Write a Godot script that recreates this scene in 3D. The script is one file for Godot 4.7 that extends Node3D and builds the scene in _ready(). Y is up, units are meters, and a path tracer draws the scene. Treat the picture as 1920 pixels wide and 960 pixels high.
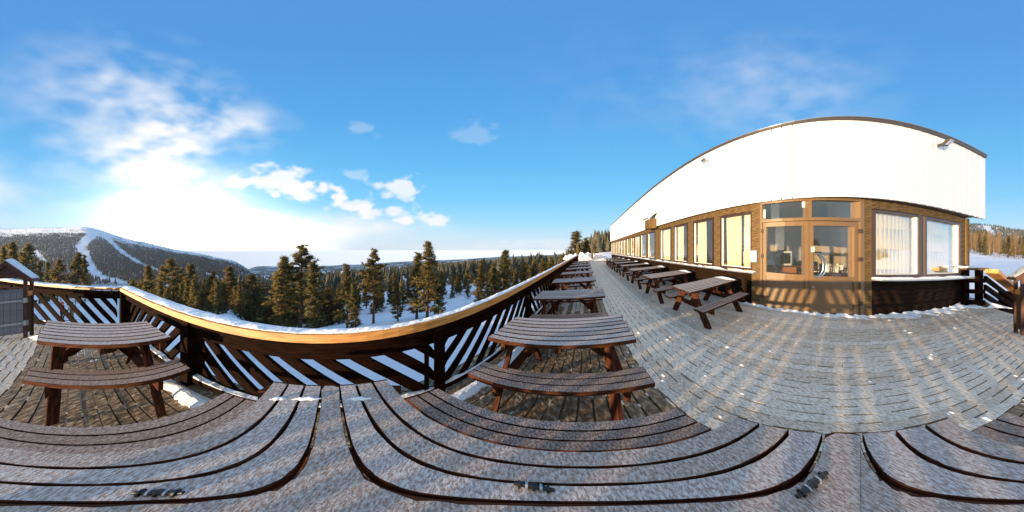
extends Node3D
# A snowy mountain restaurant terrace. The terrace is bowed in plan: the house front, the valley railing and the deck boards
# follow the curves listed here in metres (x right, z towards the viewer, y up, deck surface at y = 0).
# facade line in plan: metres along it, x, z, then the heights of sill, door head, eaves board and roof edge
const FACADE := [
	[23,16.116,-26.518,1.021,2.386,2.989,5.469],
	[21.6,15.425,-24.981,1.023,2.39,2.993,5.475],
	[19,14.14,-22.119,1.025,2.396,3.001,5.483],
	[16,12.658,-18.812,1.027,2.403,3.01,5.488],
	[13,11.183,-15.512,1.028,2.409,3.017,5.482],
	[10.5,9.974,-12.786,1.028,2.412,3.021,5.464],
	[8.5,9.039,-10.643,1.026,2.413,3.023,5.432],
	[7,8.375,-9.079,1.022,2.413,3.023,5.391],
	[5.8,7.886,-7.873,1.018,2.412,3.021,5.34],
	[4.8,7.528,-6.918,1.012,2.409,3.018,5.282],
	[4,7.293,-6.2,1.006,2.406,3.014,5.221],
	[3.3,7.144,-5.621,0.998,2.401,3.008,5.155],
	[2.7,7.075,-5.17,0.99,2.395,3.001,5.09],
	[2.1,7.082,-4.776,0.981,2.387,2.99,5.018],
	[1.6,7.162,-4.498,0.971,2.376,2.977,4.953],
	[1.1,7.327,-4.275,0.961,2.362,2.959,4.887],
	[0.6,7.594,-4.114,0.95,2.343,2.935,4.821],
	[0.1,7.975,-4.019,0.939,2.318,2.904,4.759],
	[-0.4,8.477,-3.991,0.927,2.288,2.866,4.701],
	[-0.9,9.101,-4.026,0.915,2.253,2.823,4.649],
	[-1.4,9.837,-4.119,0.904,2.215,2.775,4.6],
	[-1.9,10.671,-4.26,0.891,2.174,2.724,4.554],
	[-2.4,11.583,-4.439,0.879,2.133,2.672,4.508],
	[-2.9,12.555,-4.649,0.866,2.092,2.621,4.46],
	[-3.4,13.568,-4.88,0.853,2.051,2.57,4.41],
	[-3.7,14.19,-5.026,0.845,2.027,2.54,4.379],
]
# valley side railing in plan: metres along it, x, z, then the heights of bottom rail, slat top, fascia foot and handrail
const RAIL := [
	[25,9.454,-23.154,0.092,0.736,0.902,0.994],
	[22,8.224,-20.454,0.092,0.738,0.905,0.997],
	[19,6.987,-17.74,0.092,0.74,0.907,1],
	[16,5.743,-15.011,0.092,0.742,0.91,1.003],
	[13,4.494,-12.272,0.092,0.743,0.911,1.005],
	[10.5,3.449,-9.986,0.092,0.743,0.912,1.006],
	[8.5,2.612,-8.158,0.092,0.742,0.912,1.006],
	[7,1.985,-6.794,0.091,0.74,0.91,1.004],
	[5.6,1.4,-5.534,0.09,0.736,0.906,1.001],
	[4.5,0.94,-4.56,0.088,0.728,0.9,0.995],
	[3.6,0.562,-3.785,0.085,0.718,0.89,0.987],
	[2.9,0.263,-3.205,0.081,0.704,0.877,0.975],
	[2.3,-0.003,-2.735,0.077,0.685,0.859,0.958],
	[1.8,-0.242,-2.372,0.072,0.661,0.836,0.937],
	[1.35,-0.485,-2.081,0.066,0.631,0.807,0.909],
	[1,-0.708,-1.887,0.061,0.603,0.779,0.882],
	[0.7,-0.939,-1.752,0.056,0.577,0.752,0.856],
	[0.4,-1.223,-1.654,0.053,0.554,0.727,0.832],
	[0.1,-1.569,-1.599,0.051,0.539,0.711,0.816],
	[-0.2,-1.974,-1.593,0.05,0.537,0.708,0.812],
	[-0.5,-2.424,-1.635,0.052,0.547,0.717,0.819],
	[-0.8,-2.901,-1.719,0.055,0.563,0.732,0.832],
	[-1.1,-3.395,-1.835,0.059,0.581,0.747,0.845],
	[-1.45,-3.987,-1.999,0.063,0.598,0.762,0.858],
	[-1.8,-4.594,-2.186,0.066,0.611,0.773,0.866],
	[-2.2,-5.298,-2.416,0.069,0.62,0.779,0.869],
	[-2.7,-6.187,-2.72,0.072,0.625,0.78,0.868],
	[-3.2,-7.075,-3.03,0.073,0.625,0.777,0.863],
	[-3.7,-7.955,-3.342,0.074,0.622,0.771,0.855],
	[-4,-8.477,-3.529,0.074,0.62,0.766,0.849],
]
# short railing across the end of the terrace, same columns
const END_RAIL := [
	[-1.5,-7.834,-3.371,0.073,0.617,0.764,0.847],
	[-1.27,-7.955,-3.342,0.074,0.622,0.771,0.855],
	[-1,-8.128,-3.32,0.074,0.628,0.779,0.863],
	[-0.7,-8.364,-3.309,0.075,0.635,0.788,0.874],
	[-0.4,-8.649,-3.316,0.076,0.643,0.797,0.884],
	[-0.1,-8.987,-3.34,0.077,0.65,0.806,0.894],
	[0.2,-9.382,-3.384,0.077,0.658,0.816,0.905],
	[0.5,-9.836,-3.447,0.078,0.666,0.826,0.916],
	[0.8,-10.35,-3.53,0.08,0.674,0.836,0.927],
	[1.1,-10.924,-3.632,0.081,0.683,0.846,0.938],
	[1.5,-11.784,-3.798,0.082,0.694,0.86,0.953],
	[2,-13.004,-4.05,0.084,0.709,0.877,0.971],
]
const BOARD_STATIONS := [27,22,17,13,10,8,6.4,5.2,4.2,3.4,2.8,2.2,1.7,1.3,1,0.75,0.5,0.3,0.15,0,-0.15,-0.3,-0.5,-0.75,-1,-1.3,-1.7,-2.2,-2.8,-3.4,-3.75]
# deck boards on the valley side: distance from the middle line, then x, z at each station
const BOARDS_VALLEY := [
	[-1.62,9.814,-24.606,7.795,-20.179,5.759,-15.715,4.118,-12.124,2.884,-9.429,2.061,-7.64,1.403,-6.222,0.91,-5.177,0.497,-4.327,0.162,-3.672,-0.097,-3.204,-0.369,-2.768,-0.618,-2.44,-0.845,-2.211,-1.04,-2.065,-1.225,-1.965,-1.436,-1.887,-1.626,-1.843,-1.782,-1.821,-1.949,-1.809,-2.127,-1.807,-2.315,-1.815,-2.58,-1.84,-2.93,-1.894,-3.299,-1.969,-3.761,-2.082,-4.403,-2.263,-5.232,-2.522,-6.249,-2.859,-7.271,-3.211,-7.864,-3.419],
	[-1.27,10.271,-24.946,8.224,-20.454,6.158,-15.922,4.494,-12.272,3.24,-9.528,2.403,-7.703,1.734,-6.252,1.233,-5.177,0.814,-4.299,0.477,-3.617,0.219,-3.124,-0.05,-2.659,-0.293,-2.304,-0.514,-2.051,-0.708,-1.887,-0.898,-1.773,-1.122,-1.682,-1.331,-1.63,-1.506,-1.605,-1.698,-1.592,-1.903,-1.591,-2.12,-1.602,-2.424,-1.635,-2.82,-1.702,-3.228,-1.793,-3.732,-1.925,-4.42,-2.131,-5.298,-2.416,-6.365,-2.781,-7.429,-3.155,-8.042,-3.374],
	[-0.9,10.769,-25.318,8.693,-20.757,6.596,-16.152,4.905,-12.441,3.631,-9.647,2.78,-7.784,2.1,-6.301,1.59,-5.198,1.167,-4.292,0.827,-3.583,0.57,-3.068,0.307,-2.575,0.074,-2.192,-0.135,-1.914,-0.32,-1.728,-0.507,-1.595,-0.744,-1.487,-0.982,-1.423,-1.195,-1.391,-1.436,-1.375,-1.699,-1.376,-1.973,-1.393,-2.343,-1.438,-2.802,-1.523,-3.255,-1.634,-3.798,-1.789,-4.528,-2.02,-5.45,-2.333,-6.56,-2.724,-7.659,-3.118,-8.291,-3.347],
	[-0.6,11.185,-25.63,9.084,-21.012,6.962,-16.348,5.25,-12.586,3.96,-9.753,3.098,-7.862,2.409,-6.354,1.894,-5.23,1.466,-4.305,1.125,-3.578,0.87,-3.046,0.613,-2.535,0.392,-2.132,0.202,-1.835,0.037,-1.633,-0.132,-1.484,-0.359,-1.357,-0.62,-1.278,-0.885,-1.237,-1.218,-1.216,-1.592,-1.218,-1.964,-1.242,-2.418,-1.303,-2.925,-1.409,-3.399,-1.537,-3.957,-1.71,-4.705,-1.961,-5.648,-2.292,-6.782,-2.7,-7.902,-3.108,-8.544,-3.343],
	[-0.35,11.541,-25.897,9.419,-21.23,7.276,-16.517,5.547,-12.714,4.243,-9.848,3.372,-7.935,2.676,-6.408,2.157,-5.269,1.726,-4.329,1.385,-3.589,1.132,-3.047,0.882,-2.523,0.675,-2.108,0.506,-1.8,0.37,-1.587,0.24,-1.426,0.065,-1.283,-0.159,-1.187,-0.455,-1.131,-0.973,-1.098,-1.65,-1.103,-2.19,-1.142,-2.687,-1.223,-3.178,-1.347,-3.634,-1.489,-4.181,-1.673,-4.925,-1.936,-5.873,-2.279,-7.016,-2.697,-8.146,-3.113,-8.793,-3.352],
	[-0.15,11.831,-26.115,9.692,-21.41,7.532,-16.656,5.789,-12.821,4.475,-9.93,3.598,-7.999,2.897,-6.457,2.374,-5.307,1.942,-4.358,1.601,-3.61,1.351,-3.061,1.107,-2.53,0.913,-2.108,0.765,-1.793,0.66,-1.575,0.575,-1.409,0.487,-1.26,0.403,-1.154,0.296,-1.083,-0.148,-1.022,-2.397,-1.037,-2.789,-1.1,-3.112,-1.196,-3.5,-1.329,-3.908,-1.476,-4.427,-1.666,-5.154,-1.934,-6.095,-2.283,-7.238,-2.707,-8.37,-3.128,-9.019,-3.369],
]
# deck boards on the house side
const BOARDS_HOUSE := [
	[0.15,12.275,-26.451,10.112,-21.687,7.926,-16.873,6.163,-12.989,4.834,-10.06,3.946,-8.105,3.239,-6.543,2.712,-5.378,2.279,-4.417,1.94,-3.66,1.695,-3.105,1.464,-2.567,1.291,-2.142,1.178,-1.825,1.121,-1.607,1.109,-1.441,1.162,-1.296,1.309,-1.199,1.558,-1.143,2.024,-1.111,2.652,-1.116,3.209,-1.155,3.787,-1.236,4.408,-1.362,5.01,-1.507,5.745,-1.695,6.754,-1.964,8.044,-2.315,9.601,-2.743,11.139,-3.167,12.021,-3.41],
	[0.35,12.579,-26.68,10.399,-21.876,8.196,-17.022,6.419,-13.106,5.08,-10.153,4.186,-8.182,3.475,-6.609,2.946,-5.435,2.513,-4.468,2.177,-3.707,1.936,-3.149,1.714,-2.611,1.557,-2.187,1.467,-1.873,1.439,-1.659,1.464,-1.5,1.568,-1.365,1.755,-1.28,1.988,-1.235,2.316,-1.213,2.712,-1.216,3.126,-1.243,3.656,-1.309,4.282,-1.422,4.898,-1.559,5.646,-1.742,6.667,-2.007,7.968,-2.354,9.535,-2.78,11.083,-3.204,11.97,-3.448],
	[0.6,12.966,-26.973,10.764,-22.119,8.54,-17.215,6.746,-13.258,5.395,-10.276,4.495,-8.286,3.779,-6.699,3.249,-5.517,2.818,-4.544,2.486,-3.78,2.252,-3.223,2.043,-2.688,1.906,-2.269,1.842,-1.963,1.842,-1.757,1.896,-1.608,2.027,-1.486,2.212,-1.414,2.407,-1.378,2.653,-1.36,2.941,-1.361,3.259,-1.381,3.708,-1.434,4.29,-1.532,4.889,-1.656,5.627,-1.828,6.642,-2.083,7.939,-2.423,9.506,-2.844,11.056,-3.265,11.945,-3.507],
	[0.9,13.441,-27.334,11.214,-22.42,8.964,-17.454,7.151,-13.449,5.786,-10.433,4.879,-8.422,4.159,-6.821,3.629,-5.631,3.201,-4.654,2.876,-3.891,2.653,-3.337,2.462,-2.81,2.348,-2.402,2.312,-2.109,2.337,-1.917,2.411,-1.78,2.549,-1.672,2.719,-1.609,2.886,-1.579,3.085,-1.564,3.317,-1.563,3.576,-1.579,3.957,-1.62,4.478,-1.703,5.035,-1.812,5.74,-1.969,6.725,-2.208,7.997,-2.534,9.546,-2.943,11.086,-3.357,11.972,-3.596],
	[1.3,14.097,-27.833,11.835,-22.836,9.551,-17.789,7.711,-13.72,6.329,-10.66,5.414,-8.624,4.691,-7.007,4.164,-5.81,3.744,-4.833,3.433,-4.076,3.227,-3.532,3.062,-3.02,2.98,-2.632,2.975,-2.359,3.024,-2.184,3.112,-2.063,3.253,-1.969,3.41,-1.915,3.556,-1.888,3.727,-1.874,3.923,-1.872,4.142,-1.883,4.468,-1.915,4.924,-1.981,5.425,-2.073,6.074,-2.209,6.998,-2.423,8.215,-2.724,9.717,-3.112,11.227,-3.511,12.101,-3.744],
	[1.8,14.951,-28.485,12.645,-23.383,10.317,-18.232,8.446,-14.085,7.045,-10.972,6.122,-8.908,5.4,-7.276,4.88,-6.077,4.476,-5.107,4.188,-4.363,4.008,-3.837,3.88,-3.351,3.837,-2.99,3.865,-2.742,3.937,-2.586,4.038,-2.48,4.182,-2.397,4.333,-2.35,4.468,-2.326,4.622,-2.312,4.795,-2.308,4.987,-2.314,5.273,-2.337,5.674,-2.387,6.118,-2.46,6.701,-2.573,7.546,-2.756,8.678,-3.024,10.101,-3.379,11.553,-3.753,12.401,-3.975],
	[2.4,16.029,-29.311,13.669,-24.079,11.29,-18.802,9.382,-14.562,7.961,-11.39,7.033,-9.298,6.318,-7.656,5.815,-6.46,5.437,-5.505,5.182,-4.785,5.038,-4.283,4.956,-3.829,4.956,-3.5,5.02,-3.277,5.113,-3.139,5.227,-3.045,5.377,-2.971,5.526,-2.928,5.654,-2.905,5.798,-2.891,5.957,-2.884,6.132,-2.885,6.388,-2.899,6.745,-2.935,7.14,-2.99,7.66,-3.079,8.419,-3.229,9.45,-3.456,10.769,-3.77,12.136,-4.109,12.943,-4.314],
	[3,17.17,-30.188,14.754,-24.823,12.323,-19.417,10.38,-15.084,8.944,-11.857,8.016,-9.742,7.314,-8.096,6.833,-6.91,6.488,-5.974,6.272,-5.28,6.165,-4.804,6.127,-4.379,6.166,-4.076,6.258,-3.873,6.37,-3.747,6.494,-3.661,6.649,-3.593,6.797,-3.552,6.922,-3.529,7.06,-3.512,7.21,-3.503,7.373,-3.5,7.61,-3.507,7.937,-3.531,8.296,-3.572,8.768,-3.64,9.457,-3.762,10.399,-3.952,11.616,-4.224,12.894,-4.526,13.656,-4.712],
	[3.6,18.378,-31.12,15.905,-25.615,13.421,-20.078,11.445,-15.653,9.996,-12.375,9.074,-10.241,8.39,-8.595,7.937,-7.422,7.628,-6.509,7.452,-5.84,7.382,-5.387,7.383,-4.988,7.456,-4.704,7.571,-4.515,7.696,-4.398,7.828,-4.316,7.987,-4.251,8.135,-4.21,8.257,-4.186,8.39,-4.168,8.534,-4.156,8.689,-4.15,8.911,-4.15,9.215,-4.164,9.547,-4.193,9.981,-4.244,10.613,-4.341,11.479,-4.499,12.605,-4.731,13.797,-4.997,14.512,-5.164],
]
const BOARD_STATIONS_END := [-0.6,-0.9,-1.3,-1.7,-2.2,-2.8,-3.4,-3.75]
# deck boards where the terrace runs on past its left end
const BOARDS_END := [
	[0.05,-3.757,-1.262,-4.113,-1.43,-4.732,-1.68,-5.431,-1.95,-6.357,-2.301,-7.491,-2.728,-8.621,-3.151,-9.27,-3.394],
	[0.25,-4.299,-1.314,-4.549,-1.471,-5.096,-1.716,-5.759,-1.983,-6.659,-2.333,-7.778,-2.76,-8.899,-3.184,-9.545,-3.428],
	[0.5,-5.003,-1.418,-5.165,-1.559,-5.627,-1.79,-6.236,-2.049,-7.095,-2.393,-8.185,-2.816,-9.288,-3.239,-9.927,-3.482],
	[0.8,-5.894,-1.586,-5.991,-1.708,-6.364,-1.918,-6.903,-2.162,-7.701,-2.494,-8.743,-2.907,-9.814,-3.324,-10.439,-3.564],
	[1.2,-7.189,-1.862,-7.226,-1.962,-7.496,-2.144,-7.941,-2.364,-8.644,-2.672,-9.603,-3.066,-10.616,-3.469,-11.215,-3.704],
	[1.6,-8.61,-2.181,-8.595,-2.264,-8.776,-2.42,-9.128,-2.615,-9.73,-2.897,-10.592,-3.266,-11.532,-3.65,-12.096,-3.877],
	[2.2,-10.944,-2.72,-10.858,-2.781,-10.919,-2.903,-11.143,-3.064,-11.591,-3.304,-12.295,-3.632,-13.106,-3.983,-13.608,-4.194],
]
const BOARD_STATIONS_MID := [27,22,17,13,10,8,6.4,5.2,4.2,3.4,2.8,2.2,1.7,1.3,1,0.75,0.55]
# deck boards along the middle line
const BOARDS_MID := [
	[-0.2,11.758,-26.06,9.624,-21.365,7.468,-16.621,5.728,-12.794,4.417,-9.909,3.541,-7.983,2.841,-6.444,2.319,-5.297,1.887,-4.35,1.546,-3.604,1.295,-3.056,1.05,-2.527,0.853,-2.107,0.699,-1.793,0.586,-1.576,0.488,-1.411,0.401,-1.29],
	[-0.1,11.904,-26.17,9.762,-21.455,7.597,-16.692,5.851,-12.848,4.534,-9.951,3.655,-8.016,2.953,-6.471,2.429,-5.318,1.997,-4.366,1.656,-3.617,1.407,-3.066,1.165,-2.534,0.974,-2.111,0.832,-1.795,0.735,-1.577,0.662,-1.41,0.612,-1.288],
	[0,12.052,-26.282,9.901,-21.547,7.728,-16.764,5.975,-12.904,4.653,-9.994,3.77,-8.051,3.066,-6.499,2.541,-5.341,2.108,-4.385,1.768,-3.632,1.52,-3.079,1.283,-2.544,1.099,-2.12,0.968,-1.803,0.888,-1.584,0.84,-1.417,0.826,-1.295],
	[0.1,12.2,-26.394,10.041,-21.64,7.86,-16.836,6.1,-12.96,4.773,-10.038,3.887,-8.087,3.181,-6.528,2.655,-5.365,2.221,-4.406,1.882,-3.65,1.636,-3.095,1.403,-2.559,1.226,-2.134,1.107,-1.816,1.043,-1.597,1.019,-1.431,1.039,-1.312],
	[0.2,12.351,-26.508,10.183,-21.734,7.993,-16.91,6.226,-13.018,4.895,-10.083,4.006,-8.124,3.297,-6.559,2.77,-5.392,2.337,-4.429,1.999,-3.671,1.754,-3.115,1.525,-2.577,1.356,-2.152,1.249,-1.835,1.2,-1.617,1.198,-1.453,1.245,-1.337],
]
const BOARD_STATIONS_LEFT := [-0.55,-0.8,-1.1,-1.5,-2,-2.6,-3.2,-3.75]
# and its other end
const BOARDS_LEFT := [
	[-0.2,-3.075,-1.224,-3.494,-1.359,-4.006,-1.538,-4.722,-1.798,-5.656,-2.141,-6.798,-2.563,-7.936,-2.984,-8.96,-3.364],
	[-0.1,-3.312,-1.221,-3.672,-1.358,-4.154,-1.539,-4.853,-1.8,-5.778,-2.145,-6.918,-2.57,-8.055,-2.993,-9.08,-3.375],
	[0,-3.576,-1.229,-3.872,-1.365,-4.32,-1.546,-4.998,-1.808,-5.912,-2.154,-7.045,-2.58,-8.181,-3.004,-9.205,-3.387],
	[0.1,-3.855,-1.247,-4.09,-1.38,-4.501,-1.559,-5.156,-1.82,-6.056,-2.166,-7.182,-2.592,-8.314,-3.018,-9.336,-3.402],
	[0.2,-4.138,-1.274,-4.323,-1.402,-4.698,-1.578,-5.327,-1.837,-6.211,-2.182,-7.328,-2.609,-8.454,-3.034,-9.474,-3.419],
]
# picnic tables: nine plan points of the top (x, z), then nine of the bench level
const TABLES := [
	[-0.243,-1.643,0.41,-1.494,1.23,-1.602,-0.092,-1.889,0.554,-1.789,1.353,-1.91,0.053,-2.152,0.699,-2.095,1.488,-2.229,-0.428,-1.548,0.316,-1.343,1.261,-1.433,-0.074,-2.01,0.612,-1.898,1.436,-1.999,0.23,-2.551,0.902,-2.507,1.693,-2.627],
	[0.373,-2.939,1.023,-2.962,1.794,-3.122,0.511,-3.226,1.168,-3.278,1.944,-3.456,0.649,-3.516,1.314,-3.595,2.095,-3.792,0.264,-2.768,0.925,-2.729,1.696,-2.839,0.552,-3.349,1.22,-3.363,1.989,-3.5,0.838,-3.948,1.516,-4.007,2.289,-4.171],
	[1.053,-4.384,1.7,-4.522,2.443,-4.748,1.191,-4.681,1.845,-4.841,2.595,-5.084,1.329,-4.98,1.991,-5.159,2.747,-5.42,0.962,-4.212,1.603,-4.282,2.326,-4.439,1.248,-4.825,1.9,-4.93,2.631,-5.114,1.534,-5.442,2.197,-5.581,2.938,-5.792],
	[1.734,-5.861,2.418,-6.096,3.195,-6.407,1.871,-6.161,2.563,-6.415,3.347,-6.742,2.009,-6.462,2.708,-6.733,3.499,-7.077,1.658,-5.712,2.327,-5.865,3.071,-6.087,1.944,-6.334,2.624,-6.518,3.379,-6.766,2.23,-6.957,2.922,-7.17,3.687,-7.444],
	[2.413,-7.345,3.134,-7.668,3.945,-8.06,2.551,-7.646,3.278,-7.985,4.096,-8.394,2.688,-7.946,3.422,-8.302,4.248,-8.727,2.354,-7.229,3.051,-7.454,3.82,-7.739,2.64,-7.853,3.348,-8.107,4.128,-8.418,2.926,-8.478,3.645,-8.759,4.435,-9.095],
	[3.091,-8.828,3.846,-9.232,4.691,-9.706,3.228,-9.128,3.99,-9.548,4.842,-10.037,3.365,-9.427,4.133,-9.863,4.992,-10.369,3.05,-8.75,3.774,-9.042,4.569,-9.389,3.335,-9.374,4.07,-9.693,4.876,-10.066,3.62,-9.998,4.366,-10.343,5.182,-10.741],
	[3.766,-10.307,4.554,-10.788,5.434,-11.341,3.903,-10.605,4.697,-11.102,5.583,-11.671,4.039,-10.903,4.84,-11.416,5.733,-12,3.744,-10.27,4.494,-10.625,5.315,-11.034,4.028,-10.893,4.79,-11.274,5.621,-11.708,4.312,-11.516,5.084,-11.921,5.926,-12.38],
	[4.438,-11.778,5.259,-12.335,6.171,-12.967,4.574,-12.075,5.401,-12.647,6.32,-13.294,4.709,-12.372,5.542,-12.959,6.468,-13.621,4.436,-11.786,5.212,-12.203,6.059,-12.672,4.719,-12.408,5.506,-12.849,6.363,-13.343,5.002,-13.028,5.8,-13.493,6.667,-14.013],
	[3.672,-3.364,5.071,-4.035,6.679,-4.838,3.786,-3.679,5.156,-4.333,6.738,-5.123,3.912,-4.005,5.26,-4.647,6.818,-5.427,3.576,-3.05,4.914,-3.673,6.413,-4.405,3.756,-3.637,5.028,-4.217,6.465,-4.911,3.997,-4.277,5.223,-4.826,6.611,-5.491],
	[4.291,-5.054,5.625,-5.692,7.174,-6.476,4.444,-5.408,5.771,-6.048,7.31,-6.832,4.6,-5.765,5.922,-6.409,7.454,-7.196,4.078,-4.608,5.313,-5.156,6.717,-5.826,4.366,-5.292,5.577,-5.829,6.95,-6.483,4.669,-5.993,5.865,-6.527,7.217,-7.175],
	[5.102,-6.904,6.421,-7.575,7.944,-8.384,5.264,-7.269,6.585,-7.951,8.108,-8.771,5.427,-7.636,6.751,-8.33,8.275,-9.162,4.835,-6.373,6.027,-6.909,7.371,-7.556,5.151,-7.087,6.338,-7.631,7.672,-8.282,5.47,-7.807,6.657,-8.364,7.987,-9.023],
	[5.944,-8.792,7.282,-9.533,8.817,-10.41,6.109,-9.161,7.452,-9.918,8.992,-10.811,6.274,-9.529,7.623,-10.303,9.169,-11.214,5.643,-8.194,6.831,-8.76,8.16,-9.426,5.967,-8.919,7.159,-9.502,8.489,-10.184,6.293,-9.646,7.49,-10.249,8.824,-10.95],
	[6.795,-10.69,8.165,-11.521,9.732,-12.49,6.961,-11.058,8.338,-11.908,9.912,-12.897,7.127,-11.427,8.511,-12.296,10.093,-13.305,6.468,-10.036,7.669,-10.651,9.006,-11.363,6.796,-10.764,8.004,-11.403,9.347,-12.137,7.123,-11.492,8.341,-12.156,9.692,-12.914],
	[7.648,-12.585,9.057,-13.516,10.665,-14.592,7.813,-12.953,9.231,-13.904,10.847,-15.001,7.978,-13.32,9.404,-14.292,11.029,-15.411,7.299,-11.883,8.522,-12.56,9.877,-13.332,7.627,-12.611,8.86,-13.315,10.225,-14.113,7.955,-13.338,9.198,-14.07,10.573,-14.895],
	[8.497,-14.473,9.95,-15.51,11.604,-16.7,8.662,-14.839,10.123,-15.897,11.786,-17.11,8.826,-15.204,10.296,-16.283,11.969,-17.519,8.131,-13.728,9.38,-14.475,10.761,-15.315,8.458,-14.455,9.719,-15.229,11.111,-16.099,8.785,-15.181,10.058,-15.984,11.462,-16.884],
	[9.343,-16.351,10.84,-17.497,12.543,-18.806,9.506,-16.715,11.013,-17.882,12.725,-19.215,9.67,-17.078,11.185,-18.266,12.908,-19.623,8.961,-15.569,10.239,-16.388,11.65,-17.304,9.287,-16.293,10.578,-17.142,12.001,-18.088,9.613,-17.016,10.916,-17.894,12.352,-18.872],
	[-4.548,-2.025,-4.974,-1.961,-5.854,-2.052,-3.999,-1.835,-4.359,-1.737,-5.24,-1.818,-3.448,-1.65,-3.73,-1.509,-4.618,-1.58,-5.542,-2.403,-6.024,-2.349,-6.911,-2.434,-4.352,-1.992,-4.733,-1.879,-5.637,-1.948,-3.179,-1.613,-3.427,-1.413,-4.409,-1.466],
]
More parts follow.
